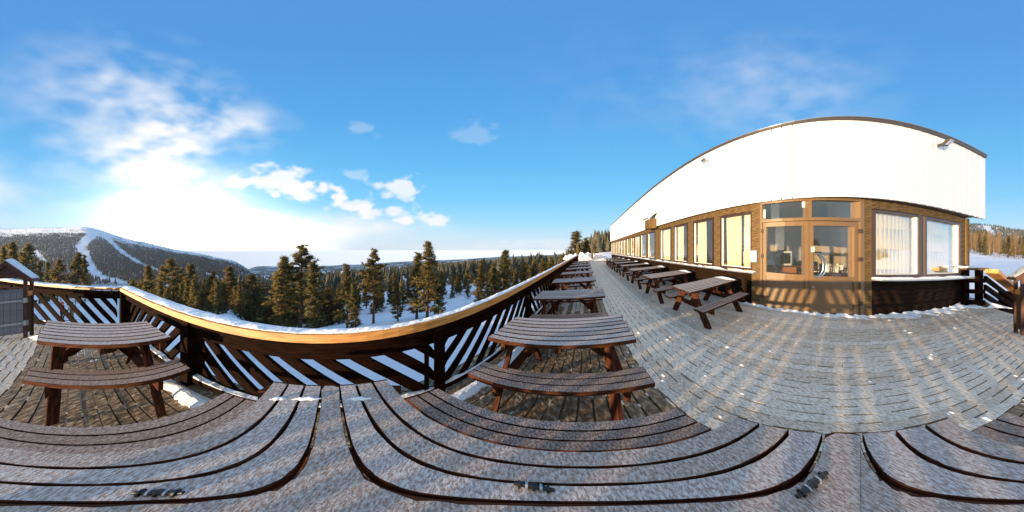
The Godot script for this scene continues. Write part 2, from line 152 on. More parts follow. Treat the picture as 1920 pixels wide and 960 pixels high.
# table in the foreground: both edges of each top plank, x, z
const NEAR_PLANKS := [
	[-1.593,-1.094,-1.519,-0.998,-1.473,-0.921,-1.452,-0.86,-1.454,-0.814,-1.476,-0.779,-1.513,-0.753,-1.563,-0.734,-1.62,-0.721,-1.682,-0.713,-1.745,-0.708,-1.809,-0.705,-1.871,-0.704,-1.933,-0.705,-1.995,-0.707,-2.059,-0.71,-2.125,-0.714,-2.196,-0.72,-2.274,-0.727,-2.362,-0.737,-2.462,-0.749,-2.579,-0.766,-2.716,-0.787,-2.88,-0.815,-3.078,-0.852],
	[-1.482,-1.079,-1.397,-0.979,-1.338,-0.899,-1.306,-0.836,-1.296,-0.786,-1.308,-0.747,-1.338,-0.718,-1.386,-0.696,-1.446,-0.681,-1.515,-0.671,-1.59,-0.664,-1.668,-0.661,-1.745,-0.659,-1.822,-0.66,-1.899,-0.662,-1.977,-0.665,-2.056,-0.67,-2.14,-0.677,-2.23,-0.686,-2.328,-0.697,-2.438,-0.711,-2.562,-0.729,-2.707,-0.753,-2.877,-0.783,-3.08,-0.822],
	[-1.467,-1.077,-1.38,-0.977,-1.32,-0.897,-1.285,-0.833,-1.273,-0.782,-1.283,-0.743,-1.313,-0.714,-1.359,-0.692,-1.42,-0.676,-1.49,-0.665,-1.567,-0.658,-1.647,-0.655,-1.728,-0.653,-1.808,-0.654,-1.888,-0.656,-1.968,-0.66,-2.05,-0.665,-2.136,-0.671,-2.227,-0.68,-2.327,-0.691,-2.438,-0.706,-2.564,-0.724,-2.709,-0.748,-2.88,-0.779,-3.083,-0.818],
	[-1.36,-1.067,-1.263,-0.965,-1.19,-0.882,-1.141,-0.815,-1.113,-0.762,-1.107,-0.72,-1.12,-0.687,-1.155,-0.662,-1.21,-0.643,-1.286,-0.629,-1.381,-0.62,-1.489,-0.614,-1.605,-0.612,-1.721,-0.613,-1.834,-0.616,-1.943,-0.62,-2.048,-0.627,-2.152,-0.635,-2.256,-0.646,-2.365,-0.659,-2.482,-0.676,-2.611,-0.697,-2.757,-0.723,-2.928,-0.756,-3.131,-0.797],
	[-1.346,-1.066,-1.247,-0.964,-1.172,-0.881,-1.121,-0.814,-1.091,-0.76,-1.081,-0.718,-1.092,-0.684,-1.123,-0.658,-1.176,-0.639,-1.252,-0.625,-1.349,-0.615,-1.463,-0.609,-1.587,-0.607,-1.712,-0.607,-1.833,-0.61,-1.947,-0.615,-2.056,-0.622,-2.162,-0.631,-2.268,-0.642,-2.377,-0.656,-2.494,-0.673,-2.623,-0.694,-2.769,-0.72,-2.939,-0.753,-3.142,-0.795],
	[-1.245,-1.062,-1.136,-0.959,-1.049,-0.874,-0.981,-0.805,-0.932,-0.75,-0.899,-0.705,-0.881,-0.67,-0.879,-0.641,-0.895,-0.618,-0.937,-0.6,-1.021,-0.585,-1.175,-0.575,-1.428,-0.57,-1.722,-0.571,-1.952,-0.577,-2.113,-0.585,-2.236,-0.595,-2.339,-0.607,-2.435,-0.621,-2.533,-0.637,-2.637,-0.656,-2.753,-0.678,-2.887,-0.706,-3.047,-0.741,-3.242,-0.784],
	[-1.124,-1.065,-1.003,-0.961,-0.9,-0.876,-0.814,-0.807,-0.739,-0.751,-0.673,-0.706,-0.612,-0.671,-0.55,-0.642,-0.482,-0.619,-0.399,-0.6,-0.283,-0.586,-0.106,-0.575,0.157,-0.57,0.447,-0.571,0.664,-0.577,0.807,-0.585,0.907,-0.595,0.985,-0.607,1.052,-0.621,1.114,-0.637,1.176,-0.656,1.241,-0.679,1.314,-0.707,1.397,-0.742,1.496,-0.785],
	[-1.037,-1.073,-0.907,-0.97,-0.794,-0.886,-0.695,-0.817,-0.605,-0.763,-0.519,-0.72,-0.434,-0.686,-0.345,-0.66,-0.248,-0.64,-0.141,-0.626,-0.022,-0.616,0.104,-0.61,0.233,-0.607,0.357,-0.608,0.471,-0.611,0.575,-0.616,0.669,-0.623,0.755,-0.632,0.837,-0.643,0.917,-0.657,0.996,-0.674,1.079,-0.695,1.167,-0.722,1.264,-0.755,1.375,-0.798],
	[-1.025,-1.075,-0.894,-0.972,-0.78,-0.887,-0.679,-0.82,-0.587,-0.766,-0.5,-0.723,-0.412,-0.69,-0.321,-0.664,-0.223,-0.644,-0.117,-0.63,-0.002,-0.621,0.118,-0.615,0.239,-0.613,0.354,-0.614,0.461,-0.616,0.559,-0.621,0.65,-0.628,0.735,-0.636,0.816,-0.647,0.896,-0.661,0.976,-0.678,1.06,-0.699,1.149,-0.725,1.248,-0.758,1.36,-0.801],
	[-0.943,-1.089,-0.806,-0.987,-0.685,-0.905,-0.575,-0.84,-0.473,-0.788,-0.376,-0.748,-0.28,-0.718,-0.184,-0.695,-0.088,-0.679,0.006,-0.668,0.098,-0.661,0.187,-0.657,0.27,-0.656,0.35,-0.656,0.425,-0.658,0.497,-0.662,0.568,-0.667,0.64,-0.674,0.712,-0.683,0.788,-0.694,0.867,-0.709,0.953,-0.728,1.046,-0.752,1.15,-0.784,1.268,-0.824],
	[-0.932,-1.092,-0.794,-0.99,-0.672,-0.908,-0.561,-0.843,-0.459,-0.792,-0.36,-0.752,-0.264,-0.722,-0.168,-0.7,-0.074,-0.685,0.019,-0.674,0.109,-0.667,0.194,-0.663,0.274,-0.662,0.35,-0.662,0.423,-0.665,0.493,-0.668,0.562,-0.673,0.631,-0.68,0.702,-0.689,0.777,-0.7,0.856,-0.714,0.941,-0.733,1.034,-0.757,1.139,-0.788,1.257,-0.828],
	[-0.858,-1.112,-0.715,-1.013,-0.587,-0.933,-0.472,-0.871,-0.364,-0.823,-0.263,-0.787,-0.167,-0.76,-0.075,-0.74,0.011,-0.727,0.092,-0.718,0.167,-0.713,0.237,-0.71,0.301,-0.709,0.362,-0.71,0.42,-0.712,0.477,-0.715,0.535,-0.719,0.594,-0.725,0.656,-0.732,0.724,-0.742,0.797,-0.755,0.878,-0.772,0.969,-0.794,1.073,-0.823,1.192,-0.861],
]
# its planks at the right
const NEAR_PLANKS_BEYOND := [
	[5.279,-1.094,4.749,-0.998,4.313,-0.921,3.954,-0.86,3.659,-0.814,3.416,-0.779,3.215,-0.753,3.049,-0.734,2.911,-0.721,2.796,-0.713,2.701,-0.708,2.621,-0.705,2.553,-0.704,2.495,-0.705,2.445,-0.707,2.401,-0.71,2.361,-0.714,2.325,-0.72,2.293,-0.727,2.266,-0.737,2.244,-0.749,2.231,-0.766,2.228,-0.787,2.241,-0.815,2.274,-0.852],
	[5.296,-1.079,4.757,-0.979,4.312,-0.899,3.944,-0.836,3.64,-0.786,3.386,-0.747,3.172,-0.718,2.99,-0.696,2.833,-0.681,2.698,-0.671,2.582,-0.664,2.483,-0.661,2.397,-0.659,2.324,-0.66,2.26,-0.662,2.205,-0.665,2.156,-0.67,2.114,-0.677,2.078,-0.686,2.049,-0.697,2.028,-0.711,2.018,-0.729,2.021,-0.753,2.042,-0.783,2.084,-0.822],
	[5.3,-1.077,4.761,-0.977,4.315,-0.897,3.946,-0.833,3.641,-0.782,3.386,-0.743,3.171,-0.714,2.986,-0.692,2.827,-0.676,2.689,-0.665,2.569,-0.658,2.465,-0.655,2.376,-0.653,2.3,-0.654,2.234,-0.656,2.176,-0.66,2.126,-0.665,2.083,-0.671,2.046,-0.68,2.017,-0.691,1.997,-0.706,1.988,-0.724,1.992,-0.748,2.014,-0.779,2.058,-0.818],
	[5.346,-1.067,4.803,-0.965,4.353,-0.882,3.983,-0.815,3.676,-0.762,3.418,-0.72,3.198,-0.687,3.004,-0.662,2.829,-0.643,2.666,-0.629,2.513,-0.62,2.37,-0.614,2.241,-0.612,2.128,-0.613,2.033,-0.616,1.954,-0.62,1.891,-0.627,1.841,-0.635,1.803,-0.646,1.778,-0.659,1.766,-0.676,1.767,-0.697,1.784,-0.723,1.82,-0.756,1.877,-0.797],
	[5.354,-1.066,4.811,-0.964,4.362,-0.881,3.991,-0.814,3.685,-0.76,3.428,-0.718,3.208,-0.684,3.014,-0.658,2.838,-0.639,2.672,-0.625,2.513,-0.615,2.363,-0.609,2.225,-0.607,2.103,-0.607,2.001,-0.61,1.918,-0.615,1.853,-0.622,1.802,-0.631,1.766,-0.642,1.742,-0.656,1.732,-0.673,1.735,-0.694,1.755,-0.72,1.793,-0.753,1.853,-0.795],
	[5.43,-1.062,4.889,-0.959,4.443,-0.874,4.078,-0.805,3.78,-0.75,3.534,-0.705,3.328,-0.67,3.15,-0.641,2.989,-0.618,2.831,-0.6,2.657,-0.585,2.438,-0.575,2.152,-0.57,1.865,-0.571,1.671,-0.577,1.563,-0.585,1.505,-0.595,1.475,-0.607,1.464,-0.621,1.467,-0.637,1.482,-0.656,1.51,-0.678,1.551,-0.706,1.608,-0.741,1.685,-0.784],
]
# far edge of its middle plank
const NEAR_MIDDLE := [
	[-3.26,-0.783,-3.067,-0.74,-2.909,-0.705,-2.777,-0.677,-2.664,-0.654,-2.564,-0.635,-2.472,-0.619,-2.381,-0.605,-2.284,-0.593,-2.169,-0.582,-2.01,-0.573,-1.755,-0.566,-1.388,-0.565,-1.097,-0.571,-0.95,-0.583,-0.88,-0.598,-0.85,-0.617,-0.842,-0.64,-0.85,-0.669,-0.873,-0.705,-0.91,-0.749,-0.962,-0.805,-1.032,-0.874,-1.12,-0.959,-1.232,-1.062,-1.137,-1.064,-1.017,-0.96,-0.916,-0.875,-0.831,-0.806,-0.76,-0.75,-0.697,-0.705,-0.64,-0.669,-0.584,-0.64,-0.524,-0.617,-0.451,-0.598,-0.347,-0.583,-0.175,-0.571,0.128,-0.565,0.49,-0.566,0.731,-0.573,0.87,-0.582,0.962,-0.593,1.032,-0.605,1.092,-0.619,1.149,-0.635,1.206,-0.655,1.268,-0.678,1.338,-0.706,1.419,-0.741,1.515,-0.784,1.663,-0.783,1.583,-0.74,1.523,-0.705,1.478,-0.677,1.447,-0.654,1.426,-0.635,1.417,-0.619,1.421,-0.605,1.441,-0.593,1.489,-0.582,1.589,-0.573,1.802,-0.566,2.162,-0.565,2.492,-0.571,2.71,-0.583,2.875,-0.598,3.025,-0.617,3.179,-0.64,3.352,-0.669,3.554,-0.705,3.798,-0.749,4.094,-0.805,4.457,-0.874,4.902,-0.959,5.443,-1.062],
]
# its bench planks
const NEAR_BENCHES := [
	[-2.358,-1.343,-2.348,-1.235,-2.391,-1.165,-2.467,-1.122,-2.559,-1.097,-2.652,-1.083,-2.741,-1.077,-2.823,-1.075,-2.899,-1.076,-2.97,-1.078,-3.042,-1.081,-3.118,-1.086,-3.204,-1.093,-3.306,-1.103,-3.435,-1.118,-3.602,-1.14,-3.825,-1.173],
	[-2.239,-1.316,-2.217,-1.203,-2.253,-1.128,-2.327,-1.082,-2.42,-1.055,-2.517,-1.04,-2.611,-1.033,-2.698,-1.03,-2.778,-1.031,-2.855,-1.033,-2.932,-1.036,-3.012,-1.041,-3.104,-1.049,-3.212,-1.059,-3.348,-1.075,-3.523,-1.098,-3.755,-1.133],
	[-2.219,-1.311,-2.196,-1.198,-2.231,-1.123,-2.304,-1.076,-2.397,-1.048,-2.495,-1.033,-2.59,-1.026,-2.678,-1.023,-2.759,-1.024,-2.837,-1.026,-2.914,-1.029,-2.996,-1.034,-3.088,-1.042,-3.198,-1.052,-3.335,-1.068,-3.511,-1.091,-3.745,-1.127],
	[-2.102,-1.287,-2.066,-1.169,-2.092,-1.089,-2.162,-1.039,-2.256,-1.009,-2.359,-0.992,-2.46,-0.984,-2.555,-0.98,-2.644,-0.98,-2.728,-0.982,-2.812,-0.986,-2.901,-0.991,-3,-0.999,-3.117,-1.011,-3.262,-1.027,-3.448,-1.052,-3.691,-1.089],
	[-2.083,-1.283,-2.046,-1.164,-2.07,-1.084,-2.139,-1.033,-2.233,-1.003,-2.337,-0.985,-2.439,-0.977,-2.536,-0.974,-2.626,-0.973,-2.711,-0.975,-2.796,-0.979,-2.886,-0.985,-2.987,-0.993,-3.105,-1.004,-3.252,-1.021,-3.439,-1.046,-3.684,-1.084],
	[-1.967,-1.262,-1.916,-1.138,-1.929,-1.054,-1.992,-0.999,-2.087,-0.966,-2.197,-0.946,-2.308,-0.936,-2.415,-0.932,-2.516,-0.932,-2.611,-0.934,-2.705,-0.938,-2.804,-0.944,-2.914,-0.953,-3.042,-0.965,-3.199,-0.983,-3.396,-1.01,-3.651,-1.05],
	[-0.839,-1.286,-0.609,-1.16,-0.405,-1.074,-0.219,-1.018,-0.05,-0.984,0.1,-0.964,0.231,-0.954,0.344,-0.95,0.443,-0.95,0.531,-0.952,0.615,-0.956,0.698,-0.962,0.788,-0.97,0.888,-0.983,1.004,-1.001,1.142,-1.028,1.309,-1.069],
	[-0.773,-1.312,-0.54,-1.19,-0.334,-1.108,-0.151,-1.056,0.011,-1.024,0.151,-1.007,0.271,-0.998,0.373,-0.995,0.462,-0.995,0.541,-0.997,0.617,-1,0.693,-1.006,0.775,-1.014,0.868,-1.026,0.978,-1.043,1.11,-1.068,1.272,-1.107],
	[-0.763,-1.316,-0.529,-1.195,-0.324,-1.113,-0.141,-1.062,0.02,-1.031,0.159,-1.014,0.277,-1.005,0.378,-1.002,0.465,-1.002,0.544,-1.004,0.618,-1.008,0.693,-1.013,0.774,-1.021,0.866,-1.033,0.974,-1.05,1.106,-1.075,1.267,-1.113],
	[-0.702,-1.346,-0.466,-1.228,-0.261,-1.151,-0.083,-1.103,0.071,-1.075,0.202,-1.059,0.312,-1.052,0.405,-1.049,0.486,-1.049,0.558,-1.051,0.627,-1.055,0.697,-1.06,0.772,-1.068,0.859,-1.079,0.961,-1.095,1.087,-1.119,1.243,-1.155],
	[-0.693,-1.351,-0.457,-1.234,-0.252,-1.158,-0.074,-1.11,0.079,-1.082,0.209,-1.067,0.317,-1.06,0.41,-1.057,0.489,-1.057,0.561,-1.059,0.629,-1.063,0.698,-1.068,0.773,-1.076,0.858,-1.086,0.96,-1.102,1.084,-1.126,1.24,-1.162],
	[-0.636,-1.383,-0.399,-1.271,-0.197,-1.199,-0.023,-1.154,0.124,-1.129,0.247,-1.115,0.35,-1.108,0.436,-1.106,0.511,-1.107,0.578,-1.109,0.642,-1.112,0.707,-1.118,0.778,-1.125,0.859,-1.135,0.956,-1.15,1.075,-1.173,1.226,-1.208],
]
# left bench seen again at the right
const NEAR_BENCH_BEYOND := [
	[4.364,-1.1,4.176,-1.085,4.041,-1.078,3.942,-1.075,3.866,-1.075,3.806,-1.077,3.755,-1.081,3.709,-1.086,3.667,-1.093,3.626,-1.103,3.589,-1.117,3.56,-1.14,3.548,-1.173],
	[4.243,-1.058,4.041,-1.042,3.895,-1.034,3.787,-1.031,3.704,-1.031,3.639,-1.032,3.583,-1.036,3.534,-1.041,3.488,-1.048,3.445,-1.059,3.406,-1.074,3.376,-1.098,3.365,-1.133],
	[4.224,-1.052,4.02,-1.035,3.872,-1.027,3.762,-1.023,3.679,-1.023,3.612,-1.025,3.556,-1.029,3.506,-1.034,3.46,-1.041,3.416,-1.052,3.377,-1.068,3.347,-1.091,3.336,-1.127],
	[4.119,-1.012,3.898,-0.994,3.736,-0.984,3.616,-0.98,3.523,-0.98,3.449,-0.982,3.387,-0.986,3.332,-0.991,3.282,-0.999,3.235,-1.01,3.193,-1.027,3.163,-1.052,3.155,-1.089],
	[4.104,-1.006,3.88,-0.987,3.716,-0.978,3.593,-0.974,3.499,-0.973,3.424,-0.975,3.36,-0.979,3.305,-0.984,3.253,-0.992,3.206,-1.004,3.164,-1.02,3.133,-1.046,3.126,-1.084],
	[4.02,-0.97,3.777,-0.948,3.594,-0.937,3.456,-0.933,3.349,-0.932,3.264,-0.934,3.193,-0.938,3.131,-0.944,3.074,-0.952,3.022,-0.964,2.978,-0.982,2.949,-1.009,2.945,-1.05],
]
const GROUND_DEPTHS := [2,4,8,15,25,50,100,200,400,800,1500,2500,4000,8000]
# lie of the land: direction (x over depth), then the ground height at each depth
const GROUND := [
	[-4.778,-3.2,-3.4,-4.4,-4.978,-8.136,-14.272,-24.907,-45.524,-80.867,-32.434,183.223,206.131,158.68,53.96],
	[-3.469,-3.2,-3.4,-4.4,-4.978,-8.136,-14.272,-24.907,-45.524,-80.867,-29.816,193.041,222.493,184.86,106.32],
	[-3.142,-3.2,-3.4,-4.4,-4.978,-8.136,-14.272,-24.907,-45.524,-80.867,-29.816,193.041,222.493,184.86,106.32],
	[-2.945,-3.2,-3.4,-4.4,-4.978,-8.136,-14.272,-24.907,-45.524,-80.867,-27.198,202.858,238.856,211.04,158.68],
	[-2.749,-3.2,-3.4,-4.4,-4.978,-8.136,-14.272,-24.907,-45.524,-80.867,-24.58,212.676,255.218,237.219,211.04],
	[-2.585,-3.2,-3.4,-4.4,-4.978,-8.136,-14.272,-24.907,-45.524,-80.867,-25.889,207.767,247.037,224.129,184.86],
	[-2.471,-3.2,-3.4,-4.4,-4.978,-8.136,-14.272,-24.907,-45.524,-80.867,-38.979,158.68,165.225,93.23,-76.94],
	[-2.356,-3.2,-3.4,-4.4,-4.978,-8.136,-14.272,-24.907,-45.524,-80.867,-53.378,104.684,75.231,-50.76,-364.919],
	[-2.193,-3.2,-3.4,-4.4,-4.978,-8.136,-14.272,-24.907,-45.524,-80.867,-66.468,55.596,-6.581,-181.66,-626.719],
	[-2.029,-3.2,-3.4,-4.4,-4.978,-8.136,-14.272,-24.907,-45.524,-80.867,-82.176,-3.309,-104.756,-338.739,-940.878],
	[-1.833,-3.2,-3.4,-4.4,-4.978,-8.136,-14.272,-24.907,-45.524,-80.867,-96.575,-57.305,-194.75,-482.729,-1228.857],
	[-1.702,-3.2,-3.4,-4.4,-4.978,-8.136,-14.272,-24.907,-45.524,-80.867,-108.356,-101.484,-268.381,-600.539,-1464.477],
	[-1.571,-3.2,-3.4,-4.4,-6.401,-10.917,-19.18,-30.143,-48.142,-76.94,-129.3,-209.476,-309.287,-404.189,-940.878],
	[-1.374,-3.2,-3.4,-4.4,-6.198,-10.409,-18.131,-28.247,-44.757,-71.252,-119.279,-192.718,-284.743,-404.189,-940.878],
	[-1.178,-3.2,-3.4,-4.4,-5.995,-9.902,-17.081,-26.352,-41.371,-65.565,-109.258,-175.961,-260.199,-391.099,-914.698],
	[-0.851,-3.2,-3.4,-4.4,-5.656,-9.055,-15.332,-23.192,-35.729,-56.086,-92.558,-148.032,-219.293,-325.649,-783.798],
	[-0.524,-3.2,-3.4,-4.4,-5.318,-8.209,-13.583,-20.032,-30.087,-46.607,-75.857,-120.103,-178.387,-260.199,-652.898],
	[-0.196,-3.2,-3.4,-4.4,-4.979,-7.363,-11.834,-16.873,-24.445,-37.128,-59.156,-92.174,-137.481,-194.75,-521.999],
	[0.131,-3.2,-3.4,-4.4,-4.641,-6.516,-10.085,-13.713,-18.802,-27.649,-42.455,-64.245,-96.575,-129.3,-391.099],
	[0.327,-3,-3,-3,-4.438,-6.009,-9.036,-11.817,-15.417,-21.962,-32.434,-47.487,-72.031,-90.03,-312.559],
	[0.524,-3,-3,-3,-2.867,-2.572,-3.472,1.273,3.563,19.926,30.398,35.961,42.506,40.87,53.96],
	[0.785,-3,-3,-3,-2.867,-2.572,-3.472,1.273,3.563,19.926,30.398,35.961,42.506,40.87,53.96],
	[1.767,-3,-3,-3,-2.867,-2.572,-3.472,1.273,3.563,19.926,30.398,35.961,42.506,40.87,53.96],
	[2.585,-1.7,-1.7,-1.7,-0.903,-0.936,0.636,4.763,10.836,33.452,119.41,143.953,165.225,171.77,263.399],
	[2.847,-1.7,-1.7,-1.7,-0.903,-0.936,-0.527,1.273,6.181,26.471,127.264,158.68,189.768,211.04,341.939],
	[3.142,-1.7,-1.7,-1.7,-0.903,-0.936,-1.836,-2.654,0.946,18.617,98.466,104.684,99.775,67.05,53.96],
	[4.712,-1.7,-1.7,-1.7,-0.903,-0.936,-8.817,-23.598,-26.98,-23.271,87.994,85.049,67.05,14.69,-50.76],
]
const ORD := ["first", "second", "third", "fourth", "fifth", "sixth", "seventh", "eighth", "ninth", "tenth", "eleventh", "twelfth", "thirteenth", "fourteenth", "fifteenth", "sixteenth"]
var M := {}
var taken := {}
var rng := RandomNumberGenerator.new()
var wobble := FastNoiseLite.new()

# ---------------------------------------------------------------- scene helpers
func numbered(called: String) -> String:
	var k: int = taken.get(called, 0)
	taken[called] = k + 1
	return called if k == 0 else "%s_%03d" % [called, k]

func tag(o: Node, label: String, category: String, group := "", kind := "") -> Node:
	o.set_meta("label", label)
	o.set_meta("category", category)
	if group: o.set_meta("group", group)
	if kind: o.set_meta("kind", kind)
	return o

func thing(called: String, label: String, category: String, group := "", at := Vector3.ZERO) -> Node3D:
	var o := Node3D.new()
	o.name = numbered(called)
	add_child(o)
	o.position = at
	tag(o, label, category, group)
	return o

func part(called: String, st: SurfaceTool, m: Material, parent: Node) -> MeshInstance3D:
	var o := MeshInstance3D.new()
	o.name = called
	o.mesh = st.commit()
	o.mesh.surface_set_material(0, m)
	parent.add_child(o, true)
	if parent is Node3D and parent != self and parent.get_parent() == self:
		o.position = -(parent as Node3D).position if not parent.has_meta("turned") else Vector3.ZERO
	return o

func single(called: String, st: SurfaceTool, m: Material) -> MeshInstance3D:
	var o := MeshInstance3D.new()
	o.name = numbered(called)
	o.mesh = st.commit()
	o.mesh.surface_set_material(0, m)
	add_child(o)
	return o

func structure(called: String, st: SurfaceTool, m: Material) -> MeshInstance3D:
	var o := single(called, st, m)
	o.set_meta("kind", "structure")
	return o

# ---------------------------------------------------------------- shapes
func begin() -> SurfaceTool:
	var st := SurfaceTool.new()
	st.begin(Mesh.PRIMITIVE_TRIANGLES)
	return st

func quad(st: SurfaceTool, a: Vector3, b: Vector3, c: Vector3, d: Vector3, inside: Vector3, ua := Vector2.ZERO, ub := Vector2(1, 0), uc := Vector2(1, 1), ud := Vector2(0, 1)) -> void:
	var n := (c - a).cross(b - a)
	if n.length_squared() < 1e-16:
		n = (d - a).cross(c - a)
	if n.dot((a + b + c + d) * 0.25 - inside) < 0.0:
		n = -n
		var t := b; b = d; d = t
		var tu := ub; ub = ud; ud = tu
	n = n.normalized()
	for v in [[a, ua], [b, ub], [c, uc], [a, ua], [c, uc], [d, ud]]:
		st.set_normal(n)
		st.set_uv(v[1])
		st.add_vertex(v[0])

# a solid bent along u: place(u, v, w) with u, v, w in 0..1; nu and nv pieces along u and v
func solid(st: SurfaceTool, place: Callable, nu: int, nv := 1, size := Vector3(1, 0.1, 0.03), shift := Vector2.ZERO) -> void:
	var g := []
	for i in nu + 1:
		var col := []
		for j in nv + 1:
			var v := float(j) / nv
			col.append([place.call(float(i) / nu, v, 0.0), place.call(float(i) / nu, v, 1.0)])
		g.append(col)
	for i in nu:
		var c: Vector3 = (g[i][0][0] + g[i][nv][1] + g[i + 1][0][1] + g[i + 1][nv][0] + g[i][nv][0] + g[i][0][1]) / 6.0
		var u0 := size.x * i / nu + shift.x
		var u1 := size.x * (i + 1) / nu + shift.x
		for j in nv:
			var v0 := size.y * j / nv + shift.y
			var v1 := size.y * (j + 1) / nv + shift.y
			for w in 2:
				quad(st, g[i][j][w], g[i + 1][j][w], g[i + 1][j + 1][w], g[i][j + 1][w], (g[i][j][1 - w] + g[i + 1][j + 1][1 - w]) * 0.5, Vector2(u0, v0), Vector2(u1, v0), Vector2(u1, v1), Vector2(u0, v1))
		for j in [0, nv]:
			quad(st, g[i][j][0], g[i + 1][j][0], g[i + 1][j][1], g[i][j][1], c, Vector2(u0, shift.y), Vector2(u1, shift.y), Vector2(u1, shift.y + size.z), Vector2(u0, shift.y + size.z))
	for i in [0, nu]:
		for j in nv:
			var c2: Vector3 = (g[nu / 2][0][0] + g[nu / 2][nv][1]) * 0.5 if nu > 1 else (g[0][0][0] + g[1][nv][1]) * 0.5
			quad(st, g[i][j][0], g[i][j + 1][0], g[i][j + 1][1], g[i][j][1], c2, Vector2(0, shift.y), Vector2(0.1, shift.y), Vector2(0.1, shift.y + size.z), Vector2(0, shift.y + size.z))

func box(st: SurfaceTool, a: Vector3, b: Vector3) -> void:
	solid(st, func(u, v, w): return Vector3(lerpf(a.x, b.x, u), lerpf(a.y, b.y, v), lerpf(a.z, b.z, w)), 1, 1, (b - a).abs())

# box whose local axes are ax, ay, az (full lengths) round a centre
func obox(st: SurfaceTool, c: Vector3, ax: Vector3, ay: Vector3, az: Vector3) -> void:
	solid(st, func(u, v, w): return c + ax * (u - 0.5) + ay * (v - 0.5) + az * (w - 0.5), 1, 1, Vector3(ax.length(), ay.length(), az.length()))

func bar(st: SurfaceTool, a: Vector3, b: Vector3, wide: Vector3, deep: float) -> void:
	var along := b - a
	var dz := along.cross(wide).normalized() * deep
	obox(st, (a + b) * 0.5, along, wide, dz)

func tube(st: SurfaceTool, path: Array, radii: Array, sides := 8, caps := true) -> void:
	var rings := []
	for i in path.size():
		var t: Vector3 = (path[mini(i + 1, path.size() - 1)] - path[maxi(i - 1, 0)]).normalized()
		var x := t.cross(Vector3(0.31, 0.2, 0.93)).normalized()
		if absf(t.dot(Vector3(0.31, 0.2, 0.93).normalized())) > 0.98: x = t.cross(Vector3.RIGHT).normalized()
		var y := x.cross(t).normalized()
		var ring := []
		for k in sides:
			var a := TAU * k / sides
			ring.append([path[i] + (x * cos(a) + y * sin(a)) * radii[i], x * cos(a) + y * sin(a)])
		rings.append(ring)
	for i in path.size() - 1:
		for k in sides:
			var k2 := (k + 1) % sides
			var q := [rings[i][k], rings[i + 1][k], rings[i + 1][k2], rings[i][k2]]
			var n: Vector3 = (q[2][0] - q[0][0]).cross(q[1][0] - q[0][0])
			var order := [0, 1, 2, 0, 2, 3] if n.dot(q[0][1]) > 0 else [0, 2, 1, 0, 3, 2]
			for o in order:
				st.set_normal(q[o][1])
				st.set_uv(Vector2(float(i), float(k) / sides))
				st.add_vertex(q[o][0])
	if caps:
		for e in [0, path.size() - 1]:
			var c: Vector3 = path[e]
			for k in sides:
				quad(st, rings[e][k][0], rings[e][(k + 1) % sides][0], c, c, path[1 if e == 0 else path.size() - 2])

# ---------------------------------------------------------------- plan curves
func find(tab: Array, q: float) -> int:
	var up: bool = tab[0][0] < tab[1][0]
	for i in tab.size() - 1:
		var hi: float = tab[i + 1][0]
		if (up and q <= hi) or (not up and q >= hi):
			return i
	return tab.size() - 2

# smooth interpolation of a row of a table by its first column
func row(tab: Array, q: float) -> Array:
	var i := find(tab, q)
	var a: Array = tab[i]
	var b: Array = tab[i + 1]
	var p: Array = tab[maxi(i - 1, 0)]
	var n: Array = tab[mini(i + 2, tab.size() - 1)]
	var h: float = b[0] - a[0]
	var t = (q - a[0]) / h
	var out := []
	for k in range(1, a.size()):
		var ma: float = (b[k] - p[k]) / (b[0] - p[0]) * h
		var mb: float = (n[k] - a[k]) / (n[0] - a[0]) * h
		var t2 = t * t
		var t3 = t2 * t
		if t < 0.0 or t > 1.0:
			out.append(lerpf(a[k], b[k], t))
		else:
			out.append((2 * t3 - 3 * t2 + 1) * a[k] + (t3 - 2 * t2 + t) * ma + (-2 * t3 + 3 * t2) * b[k] + (t3 - t2) * mb)
	return out

var side_of := {}
# plan point and outward side (towards the deck) of a curve
func along(tab: Array, q: float) -> Array:
	var r := row(tab, q)
	var a := row(tab, q + 0.02)
	var b := row(tab, q - 0.02)
	var t := Vector3(a[0] - b[0], 0, a[1] - b[1]).normalized()
	return [r, t]

# q along the house front, level as built in the straight (0.9 sill, 2.1 door head, 2.63 eaves, 4.83 roof), out = metres towards the deck
func wall(q: float, level: float, out: float) -> Vector3:
	var f := along(FACADE, q)
	var r: Array = f[0]
	var t: Vector3 = f[1]
	var n := Vector3(t.z, 0, -t.x)
	var lv := [0.0, 0.9, 2.1, 2.63, 4.83]
	var hs := [0.0, r[2], r[3], r[4], r[5]]
	var i := 0
	while i < 3 and level > lv[i + 1]: i += 1
	return Vector3(r[0], lerpf(hs[i], hs[i + 1], (level - lv[i]) / (lv[i + 1] - lv[i])), r[1]) + n * out

func rail_on(tab: Array, q: float, level: float, out: float) -> Vector3:
	var f := along(tab, q)
	var r: Array = f[0]
	var t: Vector3 = f[1]
	var n := Vector3(-t.z, 0, t.x) if tab[0][0] > tab[1][0] else Vector3(-t.z, 0, t.x)
	var lv := [0.0, 0.1, 0.8, 0.98, 1.08]
	var hs := [0.0, r[2], r[3], r[4], r[5]]
	var i := 0
	while i < 3 and level > lv[i + 1]: i += 1
	return Vector3(r[0], lerpf(hs[i], hs[i + 1], (level - lv[i]) / (lv[i + 1] - lv[i])), r[1]) + n * out

# ---------------------------------------------------------------- materials
func noise(freq: float, octaves := 4, type := FastNoiseLite.TYPE_SIMPLEX_SMOOTH, sd := 1) -> FastNoiseLite:
	var f := FastNoiseLite.new()
	f.noise_type = type
	f.frequency = freq
	f.fractal_octaves = octaves
	f.seed = sd
	return f

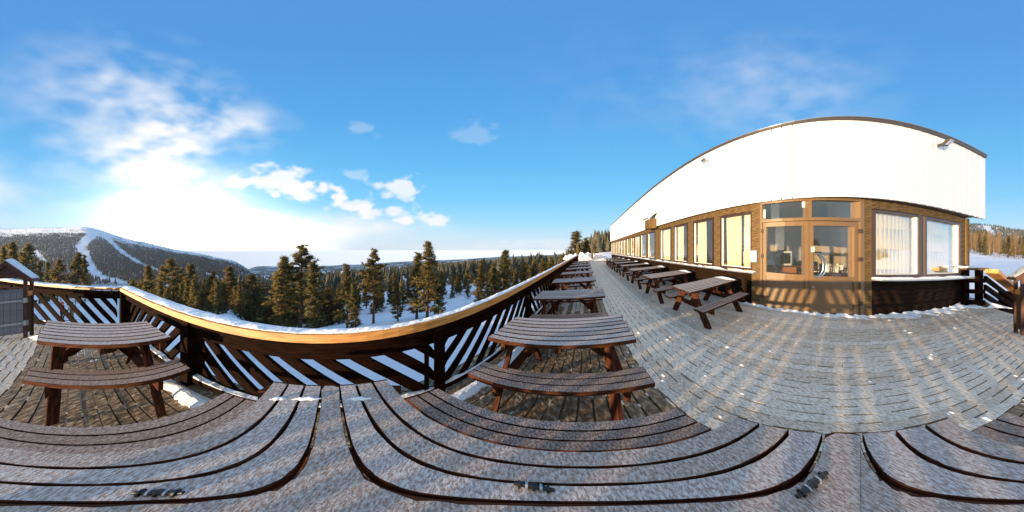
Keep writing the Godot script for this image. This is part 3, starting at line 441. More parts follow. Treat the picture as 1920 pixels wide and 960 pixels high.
func ramp(stops: Array) -> Gradient:
	var g := Gradient.new()
	var o := PackedFloat32Array()
	var c := PackedColorArray()
	for s in stops:
		o.append(s[0])
		c.append(Color8(s[1], s[2], s[3]))
	g.offsets = o
	g.colors = c
	return g

func tex(f: FastNoiseLite, w := 512, h := 512, colours: Gradient = null, normal := 0.0) -> NoiseTexture2D:
	var t := NoiseTexture2D.new()
	t.width = w
	t.height = h
	t.seamless = true
	t.noise = f
	if colours: t.color_ramp = colours
	if normal > 0.0:
		t.as_normal_map = true
		t.bump_strength = normal
	return t

func mat(called: String, stops: Array, f: FastNoiseLite, scale: Vector3, rough := 0.8, bump := 0.0, triplanar := false, bump_noise: FastNoiseLite = null) -> StandardMaterial3D:
	var m := StandardMaterial3D.new()
	m.resource_name = called
	m.albedo_texture = tex(f, 512, 512, ramp(stops))
	m.roughness = rough
	m.uv1_scale = scale
	if triplanar:
		m.uv1_triplanar = true
		m.uv1_world_triplanar = true
	if bump > 0.0:
		m.normal_enabled = true
		m.normal_texture = tex(bump_noise if bump_noise else f, 512, 512, null, bump)
		m.normal_scale = 1.0
	M[called] = m
	return m

func plain(called: String, c: Color, rough := 0.6, metal := 0.0) -> StandardMaterial3D:
	var m := StandardMaterial3D.new()
	m.resource_name = called
	m.albedo_color = c
	m.roughness = rough
	m.metallic = metal
	M[called] = m
	return m

func materials() -> void:
	var grain := noise(0.02, 5, FastNoiseLite.TYPE_SIMPLEX, 3)
	var speck := noise(0.028, 5, FastNoiseLite.TYPE_SIMPLEX, 11)
	speck.fractal_gain = 0.8
	mat("frosted_plank", [[0.0, 118, 88, 74], [0.3, 158, 134, 120], [0.48, 188, 170, 158], [0.65, 212, 200, 190], [1.0, 244, 240, 236]], speck, Vector3(3.2, 3.2, 3.2), 0.75, 2.5, true)
	mat("frosted_bench", [[0.0, 92, 62, 50], [0.35, 128, 100, 86], [0.52, 160, 138, 124], [0.72, 196, 182, 170], [1.0, 236, 230, 226]], speck, Vector3(3.0, 3.0, 3.0), 0.75, 2.5, true)
	mat("frosted_deck", [[0.0, 158, 136, 110], [0.35, 206, 188, 162], [0.55, 232, 217, 196], [1.0, 248, 241, 230]], noise(0.03, 5, FastNoiseLite.TYPE_SIMPLEX, 13), Vector3(1.6, 1.6, 1.6), 0.6, 1.2, true)
	mat("bare_deck", [[0.0, 100, 78, 54], [0.4, 132, 106, 76], [0.6, 152, 128, 96], [0.8, 186, 168, 138], [1.0, 226, 218, 204]], noise(0.025, 5, FastNoiseLite.TYPE_SIMPLEX, 17), Vector3(0.9, 0.9, 0.9), 0.7, 3.5, true)
	mat("red_stain", [[0.0, 50, 30, 22], [0.5, 78, 46, 33], [1.0, 104, 64, 46]], grain, Vector3(0.5, 5, 1), 0.65, 1.5)
	mat("dark_stain", [[0.0, 16, 8, 5], [0.5, 28, 15, 10], [1.0, 44, 26, 18]], grain, Vector3(0.4, 4, 1), 0.7, 1.5)
	mat("new_wood", [[0.0, 164, 100, 44], [0.5, 206, 142, 70], [1.0, 228, 172, 98]], grain, Vector3(0.25, 4, 1), 0.65, 1.0)
	mat("weathered_wood", [[0.0, 70, 54, 36], [0.5, 104, 84, 58], [1.0, 140, 116, 84]], grain, Vector3(0.4, 4, 1), 0.75, 1.5)
	mat("dark_cladding", [[0.0, 24, 16, 12], [0.5, 40, 29, 21], [1.0, 60, 45, 33]], grain, Vector3(0.3, 4, 1), 0.75, 1.5)
	mat("grey_boards", [[0.0, 84, 84, 90], [0.5, 112, 112, 118], [1.0, 140, 140, 146]], grain, Vector3(0.5, 5, 1), 0.75, 1.5)
	mat("white_paint", [[0.0, 232, 232, 231], [0.5, 236, 236, 235], [1.0, 240, 240, 239]], grain, Vector3(1, 1, 1), 0.6, 0.0, true)
	mat("snow", [[0.0, 226, 230, 236], [0.5, 238, 241, 245], [1.0, 246, 248, 250]], noise(0.03, 5, FastNoiseLite.TYPE_SIMPLEX, 19), Vector3(0.8, 0.8, 0.8), 0.8, 3.0, true)
	mat("bark", [[0.0, 50, 34, 24], [0.5, 84, 60, 42], [1.0, 124, 88, 58]], grain, Vector3(1, 1, 1), 0.9, 2.0, true)
	mat("birch_bark", [[0.0, 96, 76, 60], [0.5, 142, 118, 96], [1.0, 180, 160, 140]], grain, Vector3(1, 1, 1), 0.9, 0.0, true)
	mat("parquet", [[0.0, 70, 38, 22], [0.5, 96, 56, 32], [1.0, 120, 74, 42]], grain, Vector3(0.4, 4, 1), 0.4)
	mat("orange_wood", [[0.0, 150, 86, 38], [0.5, 182, 112, 54], [1.0, 204, 136, 72]], grain, Vector3(0.5, 4, 1), 0.5)
	for k in ["dark_stain", "dark_cladding", "weathered_wood", "red_stain"]:
		M[k].metallic_specular = 0.08
		M[k].roughness = 0.95
	# boards differ a little in tone
	for k in ["frosted_deck", "bare_deck", "frosted_plank", "frosted_bench"]:
		for v in 3:
			var t: StandardMaterial3D = M[k].duplicate()
			t.albedo_color = [Color(1, 1, 1), Color(0.93, 0.91, 0.89), Color(0.97, 0.97, 0.98)][v]
			t.uv1_offset = Vector3(0.37 * v, 0.21 * v, 0.53 * v)
			M[k + str(v)] = t
	plain("door_frame", Color8(120, 92, 60), 0.5)
	plain("roof_edge", Color8(70, 62, 56), 0.6)
	plain("brown_frame", Color8(58, 36, 26), 0.5)
	plain("white_bead", Color8(226, 222, 212), 0.5)
	plain("steel", Color8(200, 200, 204), 0.22, 1.0)
	plain("zinc", Color8(176, 178, 182), 0.4, 0.8)
	plain("black_plastic", Color8(22, 22, 24), 0.5)
	plain("white_plastic", Color8(230, 228, 222), 0.4)
	plain("cream_wall", Color8(196, 176, 146), 0.85)
	plain("sill_metal", Color8(150, 156, 166), 0.4, 0.3)
	plain("under_deck", Color8(132, 122, 112), 0.95)
	plain("paper", Color8(236, 234, 228), 0.8)
	var c := plain("curtain", Color8(212, 196, 160), 0.9)
	c.backlight_enabled = true
	c.backlight = Color(0.35, 0.3, 0.2)
	var g := plain("glass", Color(0.55, 0.62, 0.66, 0.04), 0.02)
	g.transparency = BaseMaterial3D.TRANSPARENCY_ALPHA
	g.metallic_specular = 0.5
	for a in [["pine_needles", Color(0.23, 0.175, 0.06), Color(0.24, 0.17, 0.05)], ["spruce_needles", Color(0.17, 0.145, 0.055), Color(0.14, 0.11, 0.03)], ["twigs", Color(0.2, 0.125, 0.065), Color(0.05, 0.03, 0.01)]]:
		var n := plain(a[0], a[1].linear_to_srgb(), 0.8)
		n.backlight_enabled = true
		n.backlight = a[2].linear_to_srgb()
	var far := plain("tinted", Color.WHITE, 0.9)
	far.vertex_color_use_as_albedo = true
	var land := plain("land", Color.WHITE, 0.85)
	land.vertex_color_use_as_albedo = true
	land.normal_enabled = true
	land.normal_texture = tex(noise(0.02, 5, FastNoiseLite.TYPE_SIMPLEX, 23), 512, 512, null, 4.0)
	land.uv1_triplanar = true
	land.uv1_world_triplanar = true
	land.uv1_scale = Vector3(0.18, 0.18, 0.18)

# ---------------------------------------------------------------- sky
func sky_image() -> Image:
	var w := 2048
	var h := 1024
	var data := PackedFloat32Array()
	data.resize(w * h * 3)
	var n1 := noise(0.9, 6, FastNoiseLite.TYPE_SIMPLEX_SMOOTH, 5)
	var n2 := noise(3.0, 5, FastNoiseLite.TYPE_SIMPLEX_SMOOTH, 6)
	var n3 := noise(7.0, 5, FastNoiseLite.TYPE_SIMPLEX_SMOOTH, 7)
	var steps := [[0.0, Color8(230, 241, 251)], [0.06, Color8(208, 236, 252)], [0.16, Color8(164, 224, 253)], [0.3, Color8(124, 206, 252)], [0.5, Color8(100, 188, 245)], [0.8, Color8(86, 167, 233)], [1.2, Color8(80, 153, 223)], [1.55, Color8(82, 150, 217)], [4.0, Color8(82, 146, 212)]]
	var cols := []
	for s in steps: cols.append([s[0], (s[1] as Color).srgb_to_linear()])
	# banks of cloud: across, up, half width, half height, thickness, raggedness
	var banks := [[-2.2, 0.85, 0.5, 0.28, 0.45, 1.1], [-1.75, 0.72, 0.32, 0.13, 0.75, 0.9], [-2.1, 0.5, 0.4, 0.2, 0.75, 0.9], [-2.05, 0.3, 0.3, 0.26, 1.0, 0.6], [-1.2, 0.12, 0.62, 0.08, 1.1, 0.6], [-3.0, 0.28, 0.35, 0.2, 0.6, 0.8], [1.6, 0.9, 0.5, 0.3, 0.16, 1.0], [1.0, 0.95, 0.9, 0.3, 0.05, 1.0]]
	# small broken clouds: across, up, half width, half height, thickness
	var puffs := [[-1.63, 0.39, 0.07, 0.035, 1.0], [-1.36, 0.41, 0.17, 0.075, 0.9], [-1.24, 0.35, 0.14, 0.05, 0.9], [-1.03, 0.32, 0.06, 0.025, 0.9], [-0.92, 0.275, 0.14, 0.04, 0.8], [-0.7, 0.37, 0.11, 0.06, 0.85], [-0.77, 0.235, 0.17, 0.035, 0.8], [-0.48, 0.19, 0.12, 0.03, 0.8], [-0.65, 0.175, 0.07, 0.02, 0.8], [-0.23, 0.69, 0.1, 0.07, 0.16], [-0.9, 0.73, 0.08, 0.04, 0.2], [-0.95, 0.46, 0.07, 0.03, 0.3], [0.3, 0.05, 0.5, 0.012, 0.45], [0.0, 0.025, 0.6, 0.01, 0.35]]
	for j in h / 2:
		var el := (0.5 - (j + 0.5) / h) * PI
		var y := sin(el)
		var ce := cos(el)
		for i in w:
			var az := (i + 0.5) / w * TAU
			var f := cos(az) * ce
			var k := 1.0 / sqrt(f * f + 0.02)
			var u := sin(az) * ce * k
			var t := y * k
			var c: Color = cols[-1][1]
			for s in cols.size() - 1:
				if t < cols[s + 1][0]:
					c = (cols[s][1] as Color).lerp(cols[s + 1][1], (t - cols[s][0]) / (cols[s + 1][0] - cols[s][0]))
					break
			var a1 := n1.get_noise_3d(u * 1.4, t * 2.2, 3.0 if f > 0 else 9.0)
			var a2 := n2.get_noise_3d(u * 1.2, t * 2.6, 5.0 if f > 0 else 1.0)
			var cover := 0.0
			if t < 2.2:
				for b in banks:
					var dx: float = (u - b[0]) / b[2]
					var dy: float = (t - b[1]) / b[3]
					var r2 := dx * dx + dy * dy
					if r2 < 5.0:
						cover += b[4] * maxf(0.0, exp(-r2) * (1.0 + b[5] * (a1 * 1.3 + a2 * 1.3)) - 0.08 * b[5])
				if f > 0.0 and t < 0.9:
					var a3 := n3.get_noise_2d(u, t * 1.7)
					for b in puffs:
						var dx: float = (u - b[0]) / b[2]
						var dy: float = (t - b[1]) / b[3]
						var r2 := dx * dx + dy * dy
						if r2 < 4.0:
							cover += b[4] * smoothstep(0.3, 0.85, exp(-r2 * 0.7) + 0.6 * a3 + 0.3 * a2)
			# thin cloud added behind the viewer, brightening the sky light on the deck
			var added_veil := smoothstep(0.25, -0.35, f) * clampf(0.62 + 0.9 * a1 + 0.5 * a2, 0.0, 0.9)
			cover = clampf(maxf(cover, added_veil), 0.0, 1.0)
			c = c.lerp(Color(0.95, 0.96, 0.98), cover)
			# bright air round the low sun at the left
			var gx := (u + 1.95) / 0.5
			var gy := (t - 0.08) / (0.3 if t > 0.08 else 0.2)
			var g2 := gx * gx + gy * gy
			var hx := (u + 1.6) / 0.3
			var hy := t / 0.12
			c = c * 0.49 + Color(1.0, 0.95, 0.86) * (exp(-g2) * 0.6 + 1.5 * exp(-g2 * 4.0)) + Color(1.0, 0.86, 0.6) * 5.0 * exp(-hx * hx - hy * hy)
			var o := (j * w + i) * 3
			data[o] = c.r
			data[o + 1] = c.g
			data[o + 2] = c.b
	for j in range(h / 2, h):
		for i in w:
			var o := (j * w + i) * 3
			data[o] = 0.58
			data[o + 1] = 0.63
			data[o + 2] = 0.68
	return Image.create_from_data(w, h, false, Image.FORMAT_RGBF, data.to_byte_array())

# ---------------------------------------------------------------- land
var ground_rows := []
func ground_y(s: float, d: float) -> float:
	var v: Array = row(ground_rows, clampf(s, -4.7, 4.7))
	if d <= 2.0: return v[0]
	var i := 0
	while i < GROUND_DEPTHS.size() - 2 and d > GROUND_DEPTHS[i + 1]: i += 1
	var d0: float = GROUND_DEPTHS[i]
	var d1: float = GROUND_DEPTHS[i + 1]
	var t := clampf((log(d) - log(d0)) / (log(d1) - log(d0)), 0.0, 1.0)
	return 1.6 - d * lerpf((1.6 - v[i]) / d0, (1.6 - v[i + 1]) / d1, t)

func land_y(s: float, d: float) -> float:
	var y := ground_y(s, d)
	if d > 9.0:
		y += d * 0.006 * wobble.get_noise_2d(s * 60.0, log(d) * 42.0) * clampf((d - 9.0) / 40.0, 0.15, 1.0)
	return y

# ski runs on the mountain: direction (x over depth), depth, half width in direction
const RUNS := [
	[[-2.569, 1560, 0.043], [-2.566, 1330, 0.038], [-2.645, 980, 0.038], [-2.609, 720, 0.032], [-2.586, 600, 0.035], [-2.553, 500, 0.043], [-2.44, 430, 0.058], [-2.27, 395, 0.102], [-2.1, 370, 0.131]],
	[[-2.52, 1500, 0.027], [-2.47, 1250, 0.027], [-2.382, 960, 0.027], [-2.284, 780, 0.027], [-2.209, 690, 0.027], [-2.144, 590, 0.030], [-2.06, 500, 0.041]],
	[[-2.93, 900, 0.014], [-2.89, 760, 0.017], [-2.88, 690, 0.017]],
	[[-1.96, 900, 0.008], [-1.93, 760, 0.01], [-1.8, 500, 0.02], [-1.74, 300, 0.03]],
	[[2.9, 800, 0.03], [2.93, 640, 0.022], [2.96, 500, 0.02]],
]
func on_run(s: float, d: float) -> bool:
	for r in RUNS:
		for i in r.size() - 1:
			if (d - r[i][1]) * (d - r[i + 1][1]) <= 0.0:
				var t: float = (d - r[i][1]) / (r[i + 1][1] - r[i][1])
				var edge: float = lerpf(r[i][2], r[i + 1][2], t) * (1.0 + 0.25 * wobble.get_noise_2d(d * 0.3, r[0][0] * 90.0))
				if absf(s - lerpf(r[i][0], r[i + 1][0], t)) < edge: return true
	return false

func build_land() -> void:
	for g in GROUND: ground_rows.append(g)
	var depths := []
	for d in [-420.0, -240.0, -140.0, -80.0, -45.0, -25.0, -12.0, -5.0, 0.0, 2.0]: depths.append(d)
	var d := 2.0
	while d < 8000.0:
		d *= 1.062 if d > 300 else 1.075
		depths.append(d)
	var cols := 300
	var clear := noise(3.0, 4, FastNoiseLite.TYPE_SIMPLEX, 31)
	var st := begin()
	for k in depths.size():
		var dd: float = depths[k]
		for i in cols + 1:
			var s := lerpf(-5.2, 5.2, float(i) / cols)
			var reach := maxf(dd, 2.0) if dd >= 2.0 else 2.0 + (2.0 - dd) * 0.6
			var y := land_y(s, maxf(dd, 2.0)) if dd >= 2.0 else lerpf(land_y(s, 2.0), -3.2, clampf((2.0 - dd) / 8.0, 0, 1)) - maxf(0.0, -dd - 20.0) * 0.07
			var c := Color(0.8, 0.83, 0.88)
			var edge := smoothstep(-1.9, -1.5, s + 0.12 * wobble.get_noise_2d(dd * 0.2, 3.0))
			var bare := c
			if dd > 900.0 and s < 2.6 and edge > 0.0:
				var m := clear.get_noise_2d(s * 2.2, log(dd) * 3.2)
				c = c.lerp(Color(0.095, 0.09, 0.06).lerp(bare, smoothstep(0.14, 0.3, m)), edge)
			if dd > 300.0 and edge < 1.0 and not on_run(s, dd):
				c = c.lerp(bare.lerp(Color(0.17, 0.15, 0.14), 0.8 * (1.0 - smoothstep(1200.0, 1400.0, dd))), 1.0 - edge)
			st.set_color(c)
			st.add_vertex(Vector3(s * reach, y, -dd))
	for k in depths.size() - 1:
		for i in cols:
			var a := k * (cols + 1) + i
			var b := a + cols + 1
			for v in [a, b, b + 1, a, b + 1, a + 1]: st.add_index(v)
	st.generate_normals()
	structure("ground", st, M.land)

# small conifers for the woods that read as one mass
func far_conifer(sd: int, sides := 6) -> ArrayMesh:
	var r := RandomNumberGenerator.new()
	r.seed = sd
	var st := begin()
	for tier in 4:
		var y0 := 0.06 + tier * 0.21
		var y1 := minf(y0 + 0.42, 1.0)
		var rad := 0.2 * (1.0 - tier * 0.22)
		var pts := []
		for k in sides:
			var a := TAU * (k + r.randf() * 0.5) / sides
			pts.append(Vector3(cos(a) * rad * r.randf_range(0.7, 1.2), y0 + r.randf_range(-0.03, 0.05), sin(a) * rad * r.randf_range(0.7, 1.2)))
		for k in sides:
			quad(st, pts[k], pts[(k + 1) % sides], Vector3(0, y1, 0), Vector3(0, y1, 0), Vector3(0, y0, 0))
	return st.commit()

func wood(called: String, label: String, spots: Array, mesh: Mesh) -> void:
	var mm := MultiMesh.new()
	mm.transform_format = MultiMesh.TRANSFORM_3D
	mm.use_colors = true
	mm.mesh = mesh
	mm.instance_count = spots.size()
	for i in spots.size():
		mm.set_instance_transform(i, spots[i][0])
		mm.set_instance_color(i, spots[i][1])
	var o := MultiMeshInstance3D.new()
	o.name = numbered(called)
	o.multimesh = mm
	o.material_override = M.tinted
	add_child(o)
	tag(o, label, "forest", "", "stuff")

func tree_spot(s: float, d: float, h: float, wide: float, c: Color) -> Array:
	wide /= sqrt(1.0 + s * s) * 0.75
	var b := Basis(Vector3.UP, rng.randf() * TAU).scaled(Vector3(h * wide, h, h * wide))
	return [Transform3D(b, Vector3(s * d, land_y(s, d) - 0.02 * h, -d)), c]

func near_wood(called: String, label: String, proto: Node3D, spots: Array) -> void:
	for p in proto.get_children():
		var mm := MultiMesh.new()
		mm.transform_format = MultiMesh.TRANSFORM_3D
		mm.mesh = (p as MeshInstance3D).mesh
		mm.instance_count = spots.size()
		for i in spots.size(): mm.set_instance_transform(i, spots[i])
		var o := MultiMeshInstance3D.new()
		o.name = numbered(called)
		o.multimesh = mm
		add_child(o)
		tag(o, label + (", their trunks" if p.name == "trunk" else ", their crowns"), "forest", "", "stuff")

func build_woods() -> void:
	var thin := noise(0.8, 4, FastNoiseLite.TYPE_SIMPLEX, 41)
	var hill := []
	for k in 60000:
		var s := rng.randf_range(-3.6, -1.5)
		var d := sqrt(rng.randf_range(260.0 * 260.0, 1620.0 * 1620.0))
		if on_run(s, d) or rng.randf() < smoothstep(-1.9, -1.5, s): continue
		var dense := 1.0 - 0.93 * smoothstep(1180.0, 1400.0, d + 240.0 * thin.get_noise_2d(s * 9.0, d * 0.012))
		if d < 480.0 and s < -2.0: dense *= smoothstep(330.0, 480.0, d + 60.0 * thin.get_noise_2d(s * 20.0, d * 0.05))
		if rng.randf() > dense * 0.95: continue
		var warm := rng.randf()
		hill.append(tree_spot(s, d, rng.randf_range(7.0, 15.0) * (0.6 if d > 1300 else 1.0), rng.randf_range(0.8, 1.2), Color(0.04, 0.042, 0.036).lerp(Color(0.1, 0.068, 0.045), warm)))
	wood("mountain_forest", "dark conifer forest covering the ski mountain at the left", hill, far_conifer(1))
	var vale := []
	for k in 30000:
		var s := rng.randf_range(-1.8, 0.75)
		var d := 90.0 * pow(30.0, rng.randf())
		var m := thin.get_noise_2d(s * 14.0, log(d) * 9.0)
		if m < 0.17 + 0.2 * smoothstep(300.0, 90.0, d) + 0.3 * smoothstep(350.0, 1200.0, d): continue
		vale.append(tree_spot(s, d, rng.randf_range(8.0, 15.0), rng.randf_range(0.8, 1.2), Color(0.045, 0.05, 0.034).lerp(Color(0.12, 0.085, 0.045), rng.randf() * rng.randf())))
	wood("valley_forest", "scattered conifers spread over the snowy valley below the terrace", vale, far_conifer(2))
	var right := []
	for k in 9000:
		var s := rng.randf_range(2.55, 4.6)
		var d := rng.randf_range(110.0, 840.0)
		if on_run(s, d): continue
		right.append(tree_spot(s, d, rng.randf_range(8.0, 14.0), rng.randf_range(0.8, 1.2), Color(0.035, 0.042, 0.034).lerp(Color(0.09, 0.066, 0.04), rng.randf() * rng.randf())))
	wood("hill_forest", "dark forest on the hill beyond the snow slope at the right", right, far_conifer(3))
	var end := []
	for k in 1500:
		var s := rng.randf_range(0.36, 0.75)
		var d := rng.randf_range(90.0, 300.0)
		end.append(tree_spot(s, d, rng.randf_range(6.0, 9.0), 1.1, Color(0.1, 0.08, 0.04).lerp(Color(0.05, 0.055, 0.03), rng.randf())))
	wood("hill_forest", "brown wooded hillside behind the far end of the house", end, far_conifer(4))
	var back := []
	for k in 5000:
		var x := rng.randf_range(-420.0, 420.0)
		var z := rng.randf_range(70.0, 300.0)
		back.append([Transform3D(Basis.from_scale(Vector3(1, 1, 1) * rng.randf_range(7, 12)), Vector3(x, -3.4 - maxf(0, z - 20) * 0.07, z)), Color(0.05, 0.055, 0.034)])
	wood("forest_behind", "conifer wood on the slope facing the house front", back, far_conifer(5))

# one pine: crown profile by kind (0 broad pine, 1 slim spruce, 2 tall open pine)
func make_pine(sd: int, kind: int, leaf: Material) -> Node3D:
	var r := RandomNumberGenerator.new()
	r.seed = sd
	var root := Node3D.new()
	root.set_meta("turned", true)
	var trunk := []
	var radii := []
	var bend := Vector3(r.randf_range(-0.3, 0.3), 0, r.randf_range(-0.3, 0.3))
	for i in 9:
		var t := i / 8.0
		trunk.append(Vector3(0, t * 9.7 - 0.25, 0) + bend * t * t)
		radii.append(lerpf(0.17, 0.02, pow(t, 0.8)))
	var st := begin()
	tube(st, trunk, radii, 7)
	var tips := begin()
	var low: float = [0.1, 0.04, 0.34][kind]
	var wide: float = [2.1, 1.35, 1.7][kind]
	var count: int = [92, 96, 66][kind]
	for b in count:
		var t := low + (1.0 - low) * pow((b + r.randf()) / count, 0.85)
		var up := (t - low) / (1.0 - low)
		var shape: float = [pow(1.0 - up, 0.75) * (0.75 + 0.25 * sin(up * 19.0 + sd)), 1.02 - up, pow(sin(PI * minf(1.0, 0.22 + up * 0.8)), 0.9)][kind]
		var length := maxf(0.16, wide * shape * r.randf_range(0.55, 1.12))
		var a := r.randf() * TAU
		var rise: float = [0.14, -0.28, 0.22][kind] + r.randf_range(-0.16, 0.2) + 0.3 * up
		var dir := Vector3(cos(a), rise, sin(a)).normalized()
		var from := Vector3(0, t * 9.7 - 0.25, 0) + bend * t * t
		if length > 0.5:
			tube(st, [from, from + dir * length * 0.55 + Vector3(0, 0.03, 0), from + dir * length * 0.96], [0.035, 0.02, 0.007], 3, false)
		var clumps := 3 + int(length * 4.6)
		for c in clumps:
			var f := lerpf(0.28, 1.0, (c + r.randf()) / clumps)
			var p := from + dir * length * f + Vector3(r.randf_range(-1, 1), r.randf_range(-0.7, 0.7), r.randf_range(-1, 1)) * 0.17
			for q in 15:
				var n := (dir * 0.55 + Vector3(r.randf_range(-1, 1), r.randf_range(-0.55, 0.85), r.randf_range(-1, 1))).normalized()
				var side := n.cross(Vector3(r.randf_range(-1, 1), r.randf_range(-1, 1), r.randf_range(-1, 1))).normalized()
				var l := r.randf_range(0.2, 0.48)
				var w := r.randf_range(0.03, 0.07)
				var nn := side.cross(n).normalized()
				if nn.y < 0: nn = -nn
				for v in [p - side * w, p + n * l, p + side * w]:
					tips.set_normal((nn + dir * 0.7).normalized())
					tips.add_vertex(v)
	part("trunk", st, M.bark, root)
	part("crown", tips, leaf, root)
	return root

func make_birch(sd: int, twig_count := 150) -> Node3D:
	var r := RandomNumberGenerator.new()
	r.seed = sd
	var root := Node3D.new()
	root.set_meta("turned", true)
	var st := begin()
	var lean := Vector3(r.randf_range(-0.6, 0.6), 0, r.randf_range(-0.6, 0.6))
	var trunk := []
	var radii := []
	for i in 7:
		var t := i / 6.0
		trunk.append(Vector3(0, t * 9.4 - 0.2, 0) + lean * t * t)
		radii.append(lerpf(0.1, 0.015, t))
	tube(st, trunk, radii, 6)
	var tw := begin()
	for b in twig_count:
		var t := lerpf(0.16, 1.0, pow(r.randf(), 0.8))
		var a := r.randf() * TAU
		var l := lerpf(2.3, 0.5, t) * r.randf_range(0.5, 1.1)
		var dir := Vector3(cos(a), r.randf_range(0.5, 1.3), sin(a)).normalized()
		var from := Vector3(0, t * 9.4 - 0.2, 0) + lean * t * t
		tube(tw, [from, from + dir * l * 0.5, from + dir * l + Vector3(0, 0.1, 0)], [0.022, 0.014, 0.004], 3, false)
		for q in 9:
			var f := from + dir * l * r.randf_range(0.3, 1.0)
			var n := (dir + Vector3(r.randf_range(-1, 1), r.randf_range(-0.4, 0.9), r.randf_range(-1, 1))).normalized()
			var side := n.cross(Vector3(r.randf_range(-1, 1), r.randf_range(-1, 1), r.randf_range(-1, 1))).normalized() * 0.011
			var ln := r.randf_range(0.3, 0.75)
			for v in [f - side, f + n * ln, f + side]:
				tw.set_normal(side.cross(n).normalized())
				tw.add_vertex(v)
	part("trunk", st, M.birch_bark, root)
	part("crown", tw, M.twigs, root)
	return root

func plant(proto: Node3D, called: String, label: String, group: String, s: float, d: float, h: float, wide := 1.0, lift := 0.0) -> void:
	var o: Node3D = proto.duplicate()
	o.remove_meta("turned")
	o.name = numbered(called)
	add_child(o)
	o.position = Vector3(s * d, land_y(s, d) + lift, -d)
	o.rotation.y = rng.randf() * TAU
	wide *= 1.6 / sqrt(1.0 + s * s)
	o.scale = Vector3(h / 9.7 * wide, h / 9.7, h / 9.7 * wide)
	tag(o, label, "tree", group)

# ---------------------------------------------------------------- deck
# plan point on a family of board lines: n metres from the middle line, q metres along it
func on_boards(fam: Array, stations: Array, n: float, q: float) -> Vector3:
	var up: bool = fam[0][0] < fam[1][0]
	var j := 0
	while j < fam.size() - 2 and n > fam[j + 1][0]: j += 1
	var i := 0
	while i < stations.size() - 2 and q < stations[i + 1]: i += 1
	var t: float = (q - stations[i]) / (stations[i + 1] - stations[i])
	var g := []
	for jj in [maxi(j - 1, 0), j, j + 1, mini(j + 2, fam.size() - 1)]:
		var f: Array = fam[jj]
		var v := []
		for ii in [maxi(i - 1, 0), i, i + 1, mini(i + 2, stations.size() - 1)]:
			v.append([stations[ii], Vector2(f[1 + ii * 2], f[2 + ii * 2])])
		g.append([f[0], hermite(v, q)])
	var p := hermite(g, n)
	return Vector3(p.x, 0, p.y)

func hermite(v: Array, x: float) -> Vector2:
	var x0: float = v[1][0]
	var x1: float = v[2][0]
	var h := x1 - x0
	var a: Vector2 = v[1][1]
	var b: Vector2 = v[2][1]
	var t := (x - x0) / h
	if t < 0.0 or t > 1.0: return a.lerp(b, t)
	var ma: Vector2 = (b - v[0][1]) / (x1 - v[0][0]) * h
	var mb: Vector2 = (v[3][1] - a) / (v[3][0] - x0) * h
	var t2 := t * t
	var t3 := t2 * t
	return a * (2 * t3 - 3 * t2 + 1) + ma * (t3 - 2 * t2 + t) + b * (-2 * t3 + 3 * t2) + mb * (t3 - t2)

